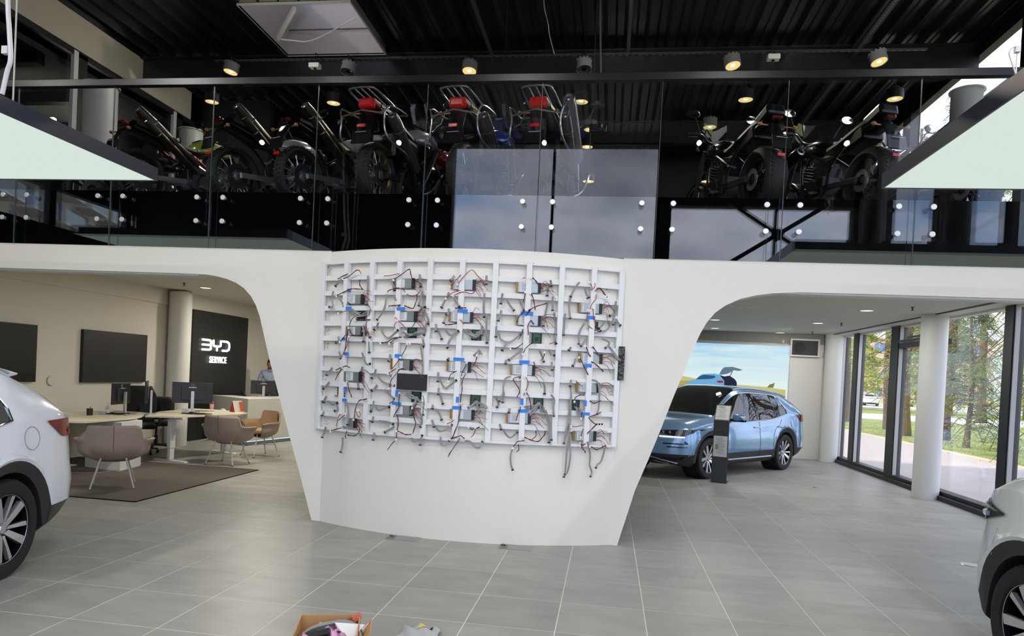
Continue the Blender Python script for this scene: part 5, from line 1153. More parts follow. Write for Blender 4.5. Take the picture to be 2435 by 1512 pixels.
# loudspeaker box
t = thing('wall_speaker', 'dark grille box in a white frame high on the rear wall', 'speaker', (4.55, YB-.05, 2.625)); m = MB(); m.box((0, 0, 0), (.66, .10, .42)); m.build('frame', WHITE, t, bevel=.005); m = MB(); m.box((0, -.052, 0), (.58, .01, .345)); m.build('grille', mat('grille_dark', (30, 31, 35), .5), t)
m = MB(); m.lathe([(.13, 0), (.14, -.01), (.12, -.012), (.05, .0), (0, -.006)], 28, Matrix.Rotation(-PI/2, 3, 'X'), (-.13, -.058, 0)); m.build('cone', mat('cone_black', (14, 14, 16), .6), t)
for (px, py, nm, col, w_, h_) in [(1969, 913, 'small red and white sign plate beside the far corner column', (176, 70, 62), .08, .14), (1862, 812, 'small white hook-like detector above the picture', (190, 186, 178), .06, .10), (1958, 1016, 'small white bump of a pipe cover on the far corner wall', (214, 212, 206), .10, .13), (1960, 845, 'tiny white box high beside the far corner column', (205, 204, 200), .07, .1)]:
    p = at(px, py, 1, YB-.03); t = thing('wall_fitting', nm, 'wall fitting', p); m = MB(); m.box((0, 0, 0), (w_, .05, h_)); m.build('case', mat('fit_%d' % col[0], col, .5), t, bevel=.01); m = MB(); m.box((0, -.027, 0), (w_*.5, .004, h_*.4)); m.build('face_mark', WHITE, t)
# information stand
n = Vector((-.30, -.95, 0)).normalized(); u = Vector((.95, -.30, 0)).normalized(); c = Vector((1.930, 11.90, 0))
t = thing('info_stand', 'dark slim information stand with white sheets in front of the blue SUV', 'stand', c); M3 = facing((0, 0, 0), n).to_3x3()
KB = mat('stand_dark', (52, 56, 58), .45)
m = MB(); m.box(Vector((0, 0, .525)), (.255, 1.05, .02), M3); m.build('post', KB, t)
tl = M3@Matrix.Rotation(-.62, 3, 'X'); hc = Vector((0, 0, 1.05))+tl@Vector((0, .16, 0))
m = MB(); m.box(hc, (.255, .32, .018), tl); m.build('head', KB, t, bevel=.002)
m = MB(); m.box(hc+tl@Vector((0, 0, .011)), (.225, .285, .003), tl); sh = m.build('info_sheet', mat('sheet_grey', (178, 180, 180), .5), t)
m = MB()
for k in range(7): m.box(hc+tl@Vector((rnd.uniform(-.02, .02), .09-k*.03, .0135)), (.12+rnd.uniform(-.04, .04), .006, .001), tl)
m.box(hc+tl@Vector((-.03, .115, .0135)), (.1, .02, .001), tl); m.build('print_lines', mat('print_grey', (130, 132, 134), .6), sh)['kind'] = 'stuff'
byd(Matrix.Translation(Vector((0, 0, .905))+n*.0115) @ M3.to_4x4(), .19, .04, .008, mat('logo_dark', (98, 100, 100), .3, .6), t, .002)
m = MB(); m.box(Vector((0, 0, .62))+n*.012, (.225, .35, .003), M3); sh = m.build('price_sheet', mat('sheet_white', (206, 208, 208), .5), t)
m = MB()
for k in range(12): m.box(Vector((0, 0, .76-k*.024))+n*.0145+u*rnd.uniform(-.03, .03), (.12, .006, .001), M3)
m.build('print_lines', mat('print_grey', (130, 132, 134), .6), sh)['kind'] = 'stuff'
m = MB(); m.box(Vector((0, 0, .61))+n*.015-u*.06, (.05, .09, .001), M3); m.build('printed_photo', mat('print_olive', (150, 146, 118), .6), sh)
m = MB(); m.box(Vector((0, 0, .007))-n*.13+u*.0, (.255, .28, .012), facing((0, 0, 0), (0, 0, 1), n).to_3x3()); m.build('foot_plate', KB, t)
# downlights + sprinklers in the low ceiling
DL = emat('downlight_glow', (255, 244, 220), 1.8)
for i, (px, py, nm) in enumerate([(489, 684, 'round downlight in the left low ceiling'), (2061, 738, 'largest round downlight in the right low ceiling'), (1945, 768, 'second round downlight in the right low ceiling'), (1855, 791, 'farthest downlight above the picture wall'), (1700, 760, 'downlight beside the curved opening edge'), (1700, 780, 'tiny downlight at the rear left of the right ceiling')]):
    t = thing('downlight', nm, 'downlight', Zf(px, py, CEIL-.002)); m = MB(); m.lathe([(.115, 0), (.115, -.006), (.095, -.008), (.092, 0)], 28); m.build('trim_ring', WHITE, t, smooth=True); m = MB(); m.lathe([(0, -.003), (.093, -.003)], 28); m.build('lens', DL, t, recalc=False)
for i, (px, py, nm) in enumerate([(438, 677, 'small sprinkler head in the left low ceiling'), (2170, 735, 'nearest sprinkler head in the right low ceiling'), (2001, 773, 'middle sprinkler head in the right low ceiling'), (1932, 793, 'farthest sprinkler head near the wall speaker')]):
    t = thing('sprinkler', nm, 'sprinkler', Zf(px, py-5, CEIL)); m = MB(); m.lathe([(0, 0), (.03, 0), (.03, -.006), (.012, -.01), (.01, -.05), (0, -.05)], 14); m.build('body', mat('dark_grey', (60, 62, 64), .4), t, smooth=True); m = MB(); m.lathe([(0, -.05), (.022, -.052), (.022, -.056), (0, -.056)], 14); m.build('deflector', MATS['dark_grey'], t)
t = thing('ceiling_speakers', 'row of small white ceiling fittings above the curved right opening', 'ceiling fitting', Zf(1760, 729, CEIL-.002)); 
for k in range(3): m = MB(); m.lathe([(0, -.008), (.05, -.008), (.055, 0)], 20, None, (-.16+.16*k, 0, 0)); m.build('ring', WHITE, t)
# ================================================================== FLOOR ITEMS
for (px, py, nm, w_) in [(958, 1280, 'left floor socket lid at the foot of the curved wall', .34), (1226, 1302, 'right floor socket lid at the foot of the curved wall', .32)]:
    t = thing('floor_socket', nm, 'floor socket', Zf(px, py, 0), .03); m = MB(); m.box((0, 0, .001), (w_, .20, .004)); m.build('frame', mat('socket_steel', (150, 150, 146), .35, .5), t); m = MB(); m.box((.05, 0, .0035), (w_*.55, .15, .003)); m.build('lid', mat('lid_grey', (140, 143, 140), .5), t)
    m = MB(); m.box((-.115, 0, .0045), (.07, .12, .006)); m.build('flap', mat('flap_grey', (118, 116, 110), .5), t); m = MB(); m.box((-.12, .02, .012), (.03, .04, .014), None, .5); m.build('latch', mat('dark_grey', (60, 62, 64), .4), t)
t = thing('floor_outlet_cover', 'round pale metal floor cover near the right car', 'floor cover', Zf(2308, 1343, 0)); m = MB(); m.lathe([(0, .006), (.09, .006), (.1, 0)], 30); m.build('disc', mat('cover_pale', (196, 194, 186), .35, .3), t); m = MB(); m.lathe([(.085, .0065), (.089, .008), (.093, .0062)], 30); m.build('rim', STEEL, t)
t = thing('floor_scrap', 'tiny pale scrap lying on the right floor', 'scrap', Zf(1945, 1160, 0)); m = MB(); m.box((0, 0, .005), (.09, .03, .01), None, .3); m.build('strip', mat('scrap_pale', (180, 176, 168), .7), t); m = MB(); m.box((-.05, .01, .004), (.05, .02, .006), None, .2); m.build('dark_strip', BLACKP, t)
# cardboard box
CB = mat('cardboard', (186, 146, 96), .85, noise=(14, .06)); CBI = mat('cardboard_inner', (160, 122, 78), .9)
a, b = Zf(717, 1462, .22), Zf(857, 1461, .22); w_ = (b-a).length; ang = math.atan2(b.y-a.y, b.x-a.x)
ctr = (a+b)/2; t = thing('cardboard_box', 'open cardboard box full of cables at the bottom edge of the picture', 'box', (ctr.x, ctr.y, 0), ang); D_ = .34
for nm, c, d in (('rear_wall', (0, 0, .11), (w_, .006, .22)), ('left_wall', (-w_/2, -D_/2, .11), (.006, D_, .22)), ('right_wall', (w_/2, -D_/2, .11), (.006, D_, .22)), ('front_wall', (0, -D_, .11), (w_, .006, .22)), ('bottom', (0, -D_/2, .003), (w_, D_, .006))):
    m = MB(); m.box(c, d); m.build(nm, CB, t)
m = MB(); m.box((w_/2+.035, -.22, .17), (.006, .2, .16), Matrix.Rotation(.45, 3, 'Y')); m.build('open_flap', CB, t)
MC = Matrix.Translation((ctr.x, ctr.y, 0)) @ Matrix.Rotation(ang, 4, 'Z')
def inbox(name, lab, cat, c): return thing(name, lab, cat, MC@Vector(c), ang)
t = inbox('foam_pouch', 'pink and white crumpled bag inside the cardboard box', 'bag', (0, -.2, .10)); r3 = random.Random(5)
m = MB(); m.grid([[(x, y, .055+.035*math.sin(x*31+y*17)+.02*math.sin(x*71-y*50)+r3.uniform(-.008, .008)) for x in [w_*(-.40+.8*i/14) for i in range(15)]] for y in [-.12+.26*j/10 for j in range(11)]]); m.build('film', mat('pink_film', (206, 150, 190), .25, noise=(16, .35)), t, smooth=True, sharp=50)
t = inbox('ribbon_bundle', 'thick grey ribbon cable arching inside the cardboard box', 'cable', (0, -.1, .15))
for k in range(4):
    m = MB(); pts = catmull([(-.20, -.06-.01*k, -.03), (-.10, -.03, .02+.006*k), (.02, -.0, .05+.004*k), (.10, .01, .06), (.17, -.02, .035), (.2, -.06, -.02)], 8); m.grid([[p+Vector((0, -.02, 0)), p+Vector((0, .02, .004))] for p in pts]); m.build('ribbon', RIB, t, smooth=True)
t = inbox('tool_case', 'black charger block inside the cardboard box', 'charger', (-.06, -.2, .17)); m = MB(); m.box((0, 0, 0), (.16, .07, .05), Matrix.Rotation(-.25, 3, 'Y')); m.build('body', BLACKP, t, bevel=.01); m = MB(); m.tube(catmull([(.07, 0, 0), (.12, .02, .02), (.15, -.03, 0)], 5), .006, 6); m.build('lead', BLACKP, t)
t = inbox('paper_triangle', 'white folded paper sheet inside the cardboard box', 'paper', (.12, -.15, .20)); m = MB(); m.add([(-.09, .03, .02), (.08, .02, .01), (.01, -.10, -.04), (-.03, -.06, -.05)], [(0, 1, 2), (0, 2, 3)]); m.build('sheet', mat('paper_white', (220, 220, 220), .7), t)
t = inbox('red_cable', 'red wire bundle inside the cardboard box', 'cable', (0, -.06, .17))
for k in range(3): m = MB(); m.tube(catmull([(-.06, 0, -.02), (0, .01, .02+.004*k), (.08, .015, .03), (.14, .02, .055)], 6), .004, 6); m.build('wire', WRED, t)
m = MB(); m.box((.15, .02, .05), (.05, .02, .035), Matrix.Rotation(-.5, 3, 'Y')); m.build('red_tab', mat('tab_coral', (206, 118, 92), .5), t)
t = thing('plastic_bag', 'clear and yellow printed plastic bag on the floor at the bottom edge', 'bag', Zf(998, 1512, 0)); r3 = random.Random(9)
def bagz(x, y): return max(.004, .05*math.cos(x*9)*math.cos(y*9)+.012*math.sin(x*60+y*33))
rows = [[(x, y, bagz(x, y)) for x in [-.12+.24*i/14 for i in range(15)]] for y in [-.13+.22*j/12 for j in range(13)]]
m = MB(); m.grid(rows); m.build('film', mat('bag_film', (170, 174, 174), .15, alpha=.5), t, smooth=True)
m = MB(); m.grid([[(x, y, z+.003) for x, y, z in r_[6:10]] for r_ in rows[7:]]); m.build('yellow_print', mat('bag_yellow', (222, 200, 96), .35), t, smooth=True)
m = MB(); m.grid([[(x, y, z+.004) for x, y, z in r_[10:12]] for r_ in rows[9:12]]); m.build('black_print', BLACKP, t)
t = thing('plaster_flake', 'small pale flake of plaster at the right foot of the curved wall', 'flake', (.235, 7.75, 0)); m = MB(); m.prism([(-.02, 0), (.03, 0), (.05, .12), (.02, .16), (-.01, .07)], 0, .02); m.build('flake', mat('flake_grey', (150, 152, 156), .6), t); m = MB(); m.box((.02, .01, .01), (.06, .05, .02)); m.build('crumb', mat('flake_grey', (150, 152, 156), .6), t)
# ================================================================== MOTORCYCLES
BK = mat('bike_black', (16, 16, 17), .3); ENG = mat('engine_metal', (88, 88, 90), .3, .85); FRM = mat('bike_frame', (30, 30, 32), .35, .3); SIL = mat('bike_silver', (178, 180, 184), .22, .8); TY = mat('bike_tyre', (24, 24, 24), .7); GOLD = mat('bike_bronze', (150, 128, 88), .3, .8)
LENSR = mat('lens_red', (200, 24, 26), .15, emit=(200, 20, 20), es=.08); MIRG = mat('mirror_glass', (220, 215, 215), .04, 1)
def bike(kind, lab, pos, head, tank_rgb=(160, 160, 162), extra=None):
    a = math.radians(head); org = Vector((pos[0], pos[1], SLAB+.012))-Matrix.Rotation(a, 3, 'Z')@Vector((-.72*{'adv': 1.12, 'scram': 1.05, 'black': 1.05, 'sport': 1.0}[kind], 0, 0))
    t = thing('motorcycle', lab, 'motorcycle', org, a)
    SCL = {'adv': 1.12, 'scram': 1.05, 'black': 1.05, 'sport': 1.0}[kind]; t.scale = (SCL, SCL, SCL)
    TK = mat('tank_%d_%d_%d' % tank_rgb, tank_rgb, .2, .2, .8)
    rw_ = {'scram': .078, 'adv': .075, 'black': .12, 'sport': .09}[kind]; RY = Matrix.Rotation(PI/2, 3, 'X')
    def wheel(x, r, tw, nm):
        wv = thing(nm, None, None, (x, 0, r)); wv.parent = t
        m = MB(); m.lathe([(r-tw*.95, -tw*.62)]+[(r-tw*.62+tw*.62*math.sin(PI*k/10), -tw*math.cos(PI*k/10)) for k in range(11)]+[(r-tw*.95, tw*.62)], 44, RY)
        for k in range(44):
            aa = 2*PI*k/44; M_ = RY@Matrix.Rotation(aa, 3, 'Z')
            for s in (-1, 1):
                m.box(M_@Vector((r-.004-tw*.10, 0, s*tw*.42)), (.018, .014, tw*.62), M_@Matrix.Rotation(s*.55, 3, 'X'))
                if kind == 'scram': m.box(M_@Vector((r-.002, 0, 0)), (.014, .026, tw*.5), M_)
        m.build('tyre', TY, wv, smooth=True)
        m = MB(); m.lathe([(r-tw*1.0, -tw*.6), (r-tw*1.15, -tw*.45), (r-tw*1.2, 0), (r-tw*1.15, tw*.45), (r-tw*1.0, tw*.6)], 40, RY); m.build('rim', FRM if kind != 'adv' else GOLD, wv, smooth=True)
        m = MB(); m.cyl((0, 0, 0), .045, tw*1.7, 14, RY)
        for k in range(12 if kind in ('scram', 'adv') else 5):
            aa = 2*PI*k/(12 if kind in ('scram', 'adv') else 5); rr_ = r-tw*1.15; th_ = .004 if kind in ('scram', 'adv') else .018
            for s in (-1, 1): m.tube([(.03*math.cos(aa), s*.035, .03*math.sin(aa)), (rr_*math.cos(aa+.2*s), s*.006, rr_*math.sin(aa+.2*s))], th_, 5)
        m.build('hub_and_spokes', SIL if kind in ('scram', 'adv') else FRM, wv)
        m = MB(); m.lathe([(.07, 0), (.135, 0), (.135, .006), (.07, .006)], 28, RY, (0, -tw*.85, 0)); m.build('brake_disc', ENG, wv)
        if nm == 'rear_wheel':
            m = MB(); m.lathe([(.06, 0), (.10, 0), (.105, .006), (.06, .006)], 36, RY, (0, tw*.95, 0))
            for k in range(36): aa = 2*PI*k/36; m.box((.107*math.cos(aa), tw*.95, .107*math.sin(aa)), (.008, .006, .008))
            m.build('sprocket', SIL, wv)
    rr = .33 if kind != 'black' else .335; fr_ = .335
    wheel(-.72, rr, rw_, 'rear_wheel'); wheel(.76, fr_, .058, 'front_wheel')
    zs = .0 if kind != 'adv' else .08
    m = MB()
    for s in (-1, 1): m.bar((-.72, s*(rw_+.045), rr), (-.12, s*.10, .42), .035, .06)
    m.build('swingarm', SIL if kind == 'scram' else FRM, t, bevel=.004)
    m = MB()
    for s in (-1, 1):
        m.tube([(.76, s*.10, fr_), (.42, s*.10, .95+zs)], .024, 10); m.tube([(.60, s*.10, .64), (.43, s*.10, .98+zs)], .031, 10)
    m.build('fork', mat('fork_steel', (120, 122, 126), .2, .9), t, smooth=True)
    m = MB()
    for s in (-1, 1):
        m.tube(catmull([(.44, s*.03, .90+zs), (.30, s*.11, .55), (.10, s*.13, .33), (-.15, s*.13, .36), (-.22, s*.12, .60), (-.45, s*.11, .78+zs), (-.85, s*.09, .88+zs)], 5), .016, 7)
        m.tube([(.44, s*.03, .90+zs), (.05, s*.13, .80+zs), (-.22, s*.12, .62)], .016, 7)
    m.build('frame', FRM, t, smooth=True)
    m = MB(); m.box((.06, 0, .44), (.40, .30, .20)); m.box((.17, 0, .60), (.16, .22, .24), Matrix.Rotation(-.35, 3, 'Y')); m.box((-.02, 0, .58), (.16, .22, .22), Matrix.Rotation(.25, 3, 'Y'))
    for k in range(6): m.box((.17+.02*k*0, 0, .52+.035*k), (.20, .25, .008), Matrix.Rotation(-.35, 3, 'Y'))
    for s in (-1, 1): m.cyl((.02, s*.155, .44), .085, .03, 18, RY); m.cyl((.17, s*.15, .42), .055, .03, 14, RY)
    m.build('engine', ENG if kind != 'black' else mat('engine_dark', (50, 50, 52), .3, .8), t, bevel=.006)
    # tank
    def blob(nm, cx_, cz_, L_, W_, H_, mt, sq=.7, flat=.35):
        rows = []
        for i in range(15):
            u = -1+2*i/14; k = math.sqrt(max(0, 1-abs(u)**2.6)); row = []
            for j in range(19):
                b_ = 2*PI*j/18; y = math.copysign(abs(math.cos(b_))**sq, math.cos(b_))*W_*k; z = math.copysign(abs(math.sin(b_))**sq, math.sin(b_))*H_*k
                if z < 0: z *= flat
                row.append((cx_+u*L_, y, cz_+z+.03*u))
            rows.append(row)
        m = MB(); m.grid(rows); return m.build(nm, mt, t, smooth=True)
    blob('tank', .16, .86+zs, .28, .155 if kind != 'adv' else .20, .15, TK)
    m = MB(); m.grid([[(x, y*w_, z+.0) for y, z in ((-1, zz-.04), (-.9, zz), (0, zz+.025), (.9, zz), (1, zz-.04))] for x, zz, w_ in ((-.02, .86+zs, .10), (-.15, .83+zs, .13), (-.35, .84+zs, .15), (-.5, .88+zs, .14), (-.65, .93+zs, .12), (-.82, .95+zs, .09))])
    m.grid([[(x, -w_, zz-.04), (x, w_, zz-.04)] for x, zz, w_ in ((-.02, .84+zs, .10), (-.35, .82+zs, .15), (-.82, .93+zs, .09))]); m.build('seat', mat('seat_leather', (22, 21, 21), .55), t, smooth=True)
    # rear mudguard, plate, tail lamp
    m = MB(); m.grid([[(x, y, z) for y in (-w_, 0, w_)] for x, z, w_ in ((-.45, .76+zs, .10), (-.75, .84+zs, .095), (-.93, .84+zs, .085), (-1.00, .72, .075), (-1.05, .56, .07))]); o = m.build('rear_mudguard', BK, t, smooth=True); md = o.modifiers.new('s', 'SOLIDIFY'); md.thickness = .012
    m = MB(); m.box((-1.05, 0, .62), (.012, .20, .14), Matrix.Rotation(.25, 3, 'Y')); m.build('plate_holder', BK, t)
    m = MB(); m.box((-1.058, 0, .665), (.004, .12, .006), Matrix.Rotation(.25, 3, 'Y')); m.build('plate_print', mat('plate_print', (190, 190, 190), .5), t)
    m = MB(); m.box((-1.052, 0, .50 if kind != 'adv' else .73), (.012, .075 if kind != 'adv' else .09, .028)); m.build('reflector', LENSR, t)
    m = MB(); m.box((-.96, 0, .90+zs) if kind == 'adv' else (-.94, 0, .90), (.08, .17, .10) if kind == 'adv' else (.07, .11, .05)); m.build('tail_light', LENSR if kind == 'adv' else mat('lens_dark', (90, 12, 14), .15), t, bevel=.025)
    for s in (-1, 1):
        m = MB(); m.tube([(-.92, s*.07, .82+zs), (-.95, s*.17, .81+zs)], .008, 6); m.lathe([(0, -.03), (.018, -.015), (.02, .01), (0, .02)], 12, Matrix.Rotation(PI/2, 3, 'Y'), (-.955, s*.185, .81+zs)); m.build('indicator', mat('indicator_amber', (176, 120, 60), .25), t, smooth=True)
    # bars, mirrors, lamp
    hz = 1.10+zs if kind != 'sport' else .98
    m = MB(); m.tube(catmull([(.22, -.40, hz-.02), (.30, -.22, hz+.02), (.38, -.08, hz-.03), (.38, .08, hz-.03), (.30, .22, hz+.02), (.22, .40, hz-.02)], 6), .012, 8); m.build('handlebar', FRM, t, smooth=True)
    for s in (-1, 1):
        m = MB(); m.tube([(.24, s*.30, hz), (.205, s*.43, hz-.025)], .019, 10); m.tube([(.30, s*.27, hz-.01), (.27, s*.40, hz-.03)], .007, 6); m.build('grip', BK, t, smooth=True)
        m = MB(); m.tube(catmull([(.28, s*.24, hz+.02), (.26, s*.30, hz+.14), (.24, s*.34, hz+.20)], 5), .007, 6); mo = m.build('mirror_stem', FRM, t)
        m = MB(); m.lathe([(0, .012), (.055, .010), (.065, 0), (.05, -.012), (0, -.02)], 20, Matrix.Rotation(-PI/2, 3, 'Y')@Matrix.Diagonal((.8, 1.3, 1)), (.235, s*.36, hz+.22)); mm_ = m.build('mirror', BK, t, smooth=True)
        m = MB(); m.lathe([(0, .0135), (.052, .0125)], 20, Matrix.Rotation(-PI/2, 3, 'Y')@Matrix.Diagonal((.8, 1.3, 1)), (.235, s*.36, hz+.22)); m.build('mirror_glass', MIRG, mm_, recalc=False)
        m = MB(); m.tube([(-.05, s*.13, .38), (-.05, s*.24, .37)], .014, 8); m.tube([(-.38, s*.12, .55), (-.40, s*.22, .56)], .012, 8); m.build('foot_peg', SIL, t, smooth=True)
    m = MB(); m.lathe([(0, -.06), (.07, -.05), (.095, 0), (.09, .02), (0, .03)], 22, Matrix.Rotation(PI/2, 3, 'Y'), (.56, 0, .88+zs)); m.build('headlamp', FRM, t, smooth=True)
    m = MB(); m.grid([[(.76+math.cos(b_)*(fr_+.03), y, fr_+math.sin(b_)*(fr_+.03)) for y in (-.06, 0, .06)] for b_ in [math.radians(40+110*k/10) for k in range(11)]]); o = m.build('front_mudguard', BK, t, smooth=True); md = o.modifiers.new('s', 'SOLIDIFY'); md.thickness = .008
    m = MB(); m.tube(catmull([(.28, -.06, .62), (.36, -.10, .45), (.22, -.16, .28), (-.05, -.17, .27)], 5), .024, 8); m.tube(catmull([(.28, .06, .62), (.35, .02, .42), (.2, -.1, .27), (-.05, -.15, .27)], 5), .024, 8); m.build('exhaust_header', SIL, t, smooth=True)
    def muff(a_, b_, r0, r1, mt, oval=False):
        a_ = Vector(a_); b_ = Vector(b_); m = MB(); m.tube([a_, a_.lerp(b_, .06), a_.lerp(b_, .9), b_], [r0*.6, r0, r1, r1*.86], 22); o = m.build('muffler', mt, t, smooth=True)
        d = (b_-a_).normalized(); M_ = facing((0, 0, 0), d).to_3x3(); m = MB(); m.lathe([(r1*.72, .004), (r1*.5, .012), (r1*.45, -.05), (0, -.05)], 20, M_, b_); m.build('muffler_end', SIL, o, smooth=True)
        m = MB(); m.lathe([(r0*1.02, 0), (r0*1.06, .008), (r0*1.02, .016)], 22, M_, a_.lerp(b_, .75)); m.build('clamp_ring', SIL, o)
    DM = mat('muffler_bronze', (70, 66, 56), .28, .75)
    if kind == 'scram':
        muff((-.12, -.20, .60), (-.88, -.22, 1.04), .062, .058, DM); muff((-.12, -.20, .52), (-.80, -.25, .93), .045, .045, DM)
        m = MB(); m.tube([(.20, -.16, .5), (-.12, -.2, .6)], .03, 8); m.build('link_pipe', SIL, t, smooth=True)
        m = MB(); m.tube(catmull([(-.1, .2, .42), (-.2, .24, .30), (-.3, .22, .05), (-.32, .24, .01)], 5), .012, 7); m.build('side_stand', SIL, t)
    elif kind == 'black':
        muff((-.25, -.26, .36), (-.86, -.32, .62), .05, .062, mat('muffler_black', (30, 30, 32), .2, .6))
        m = MB(); m.box((-.55, 0, .80), (.35, .24, .16), Matrix.Rotation(.2, 3, 'Y')); m.box((-.80, 0, .95), (.28, .20, .12), Matrix.Rotation(.3, 3, 'Y')); m.build('tail_cowl', BK, t, bevel=.03)
    elif kind == 'sport':
        muff((-.2, .2, .4), (-.8, .26, .6), .05, .055, SIL)
    if kind in ('sport', 'black'):
        m = MB(); m.grid([[(.50-.10*v+.06*(1-abs(u)), .19*u*(1-.25*v), hz-.10+.30*v) for u in [-1+.25*k for k in range(9)]] for v in (0, .3, .6, .85, 1)]); m.build('windscreen', glassmat('bike_screen', (.7, .73, .76), 1.6, .10), t, smooth=True, recalc=False)
    if kind == 'adv':
        muff((-.25, -.22, .50), (-.92, -.26, .86), .06, .058, mat('muffler_grey', (120, 120, 120), .25, .8))
        m = MB()
        m.tube(catmull([(-.70, -.16, 1.04), (-1.02, -.15, 1.07), (-1.10, -.10, 1.08), (-1.10, .10, 1.08), (-1.02, .15, 1.07), (-.70, .16, 1.04)], 5), .011, 8)
        for y in (-.07, 0, .07): m.tube([(-.72, y, 1.05), (-1.09, y, 1.08)], .008, 6)
        m.build('luggage_rack', SIL, t, smooth=True)
        for s in (-1, 1):
            m = MB(); m.tube(catmull([(-.55, s*.16, 1.0), (-.62, s*.27, .97), (-.98, s*.27, .93), (-1.03, s*.24, .80), (-.98, s*.26, .62), (-.60, s*.27, .58), (-.45, s*.22, .55)], 5), .010, 8); m.tube([(-1.02, s*.25, .84), (-1.06, 0, .88), ], .009, 7); m.build('pannier_frame', SIL, t, smooth=True)
            m = MB(); m.tube(catmull([(.45, s*.12, .60), (.42, s*.27, .66), (.25, s*.30, .60), (.1, s*.26, .40), (.0, s*.15, .30)], 5), .013, 8); m.build('crash_bar', SIL, t, smooth=True)
            m = MB(); m.box((.36, s*.36, hz-.0), (.05, .2, .09), Matrix.Rotation(.2, 3, 'Y')); m.build('hand_guard', BK, t, bevel=.02)
        m = MB(); m.grid([[(.52-.20*v+.05*(1-abs(u)), .20*u, hz-.05+.36*v) for u in [-1+.25*k for k in range(9)]] for v in (0, .3, .6, .85, 1)]); m.build('windscreen', glassmat('bike_screen', (.7, .73, .76), 1.6, .10), t, smooth=True, recalc=False)
        m = MB(); m.box((-.90, 0, 1.0), (.16, .17, .07)); m.build('pillion_pad', mat('pad_red', (120, 26, 26), .5), t, bevel=.02)
        m = MB(); m.box((-.35, 0, .70), (.55, .34, .30)); m.build('tail_body', BK, t, bevel=.06)
    if extra == 'cover':
        m = MB(); m.grid([[(-1.0+.05*math.sin(b_*3)*v-.05*v, .12*math.cos(b_)*(1+.1*math.sin(5*b_)), .70-.62*v) if False else (-.98+.07*math.cos(b_), .085*math.sin(b_)*(1+.3*v), .80-.60*v) for b_ in [2*PI*k/20 for k in range(21)]] for v in (0, .2, .4, .6, .8, .93, 1)]); m.build('hanging_cloth', mat('cloth_black', (20, 20, 22), .9), t, smooth=True)
        muff((-.25, -.28, .62), (-.98, -.30, 1.0), .058, .066, SIL)
    if extra == 'red':
        m = MB()
        for s in (-1, 1): m.tube(catmull([(-.85, s*.15, .98), (-.4, s*.2, .80), (.0, s*.19, .62), (.2, s*.17, .40)], 5), .018, 8)
        m.build('red_frame_tube', mat('frame_red', (150, 16, 28), .25, .3, .6), t, smooth=True)
    if extra == 'orange':
        m = MB(); m.grid([[(x, y, z) for y in (-w_, 0, w_)] for x, z, w_ in ((-1.1, .98, .03), (-.95, 1.0, .07), (-.7, .97, .09), (-.5, .90, .1))]); o = m.build('orange_tail', mat('orange_plastic', (206, 90, 30), .35), t, smooth=True); md = o.modifiers.new('s', 'SOLIDIFY'); md.thickness = .03
    return t
bike('adv', 'touring motorcycle seen from behind with red tail light, first one with silver luggage rack', (-2.78, 7.62), 80)
bike('adv', 'motorcycle with silver luggage rack and a blue and white tank side, second of that kind', (-1.74, 7.62), 80, (60, 80, 150))
bike('adv', 'motorcycle with a black hanging cloth and a big silver muffler, left of the pendant lamp', (-.86, 7.62), 82, (40, 60, 150), 'cover')
bike('scram', 'leftmost scrambler motorcycle with red frame tube and yellow-green tank', (-5.85, 7.70), 66, (150, 160, 70), 'red')
bike('scram', 'middle scrambler motorcycle with silver tank and bronze muffler', (-4.55, 7.62), 67, (170, 172, 174))
bike('scram', 'scrambler motorcycle nearest the first luggage motorcycle, silver tank', (-3.72, 7.62), 67, (182, 182, 184))
bike('black', 'black motorcycle with very wide rear tyre, left one of the right pair', (1.52, 7.62), 108, (18, 18, 20))
bike('black', 'black motorcycle with very wide rear tyre beside the right glowing panel', (2.62, 7.62), 108, (18, 18, 20))
bike('black', 'black motorcycle with windscreen half hidden behind the right glowing panel', (3.72, 7.9), 110, (18, 18, 20))
bike('sport', 'black motorcycle with orange tail part behind the left glowing panel', (-7.0, 8.3), 55, (30, 30, 32), 'orange')
bike('sport', 'small motorcycle with red lower fairing between the two luggage motorcycles', (-2.0, 9.6), 250, (170, 24, 30))
# ================================================================== OUTSIDE
def ground(nm, x0, y0, x1, y1, z, mt): m = MB(); m.bb((x0, y0, z-.1), (x1, y1, z)); return struct(m.build(nm, mt))
PAVE = mat('pavement', (172, 162, 154), .85, noise=(2, .06)); GRASS = mat('grass', (126, 136, 66), .95, noise=(.8, .35)); ROAD = mat('road', (176, 174, 176), .9)
ground('pavement', XR+.2, -30, 10.75, 70, -.13, PAVE); ground('kerb', 10.75, -30, 10.9, 48, -.09, mat('kerb', (196, 176, 150), .9)); ground('lawn', 10.9, -30, 90, 48.2, -.12, GRASS); ground('footpath', 10.75, 48.2, 90, 60, -.12, mat('footpath', (206, 202, 204), .9)); ground('lawn_far', 10.75, 60, 120, 84, -.12, GRASS); ground('road', 10.75, 84, 200, 118, -.12, ROAD); ground('verge', 10, 118, 260, 260, -.11, mat('verge', (150, 150, 80), .95, noise=(.3, .3)))
ground('forecourt', -90, -80, XR+.2, YK-.3, -.13, PAVE)
tf = MB(); r4 = random.Random(11)
for k in range(9000):
    x = 10.95+abs(r4.gauss(0, 3.2)); y = r4.uniform(14, 47.5); h_ = r4.uniform(.015, .045); a_ = r4.uniform(0, PI); d_ = Vector((math.cos(a_), math.sin(a_), 0))*.012; b_ = Vector((x, y, -.12)); tp = b_+Vector((r4.uniform(-.03, .03), r4.uniform(-.03, .03), h_))
    tf.add([b_-d_, b_+d_, tp], [(0, 1, 2)])
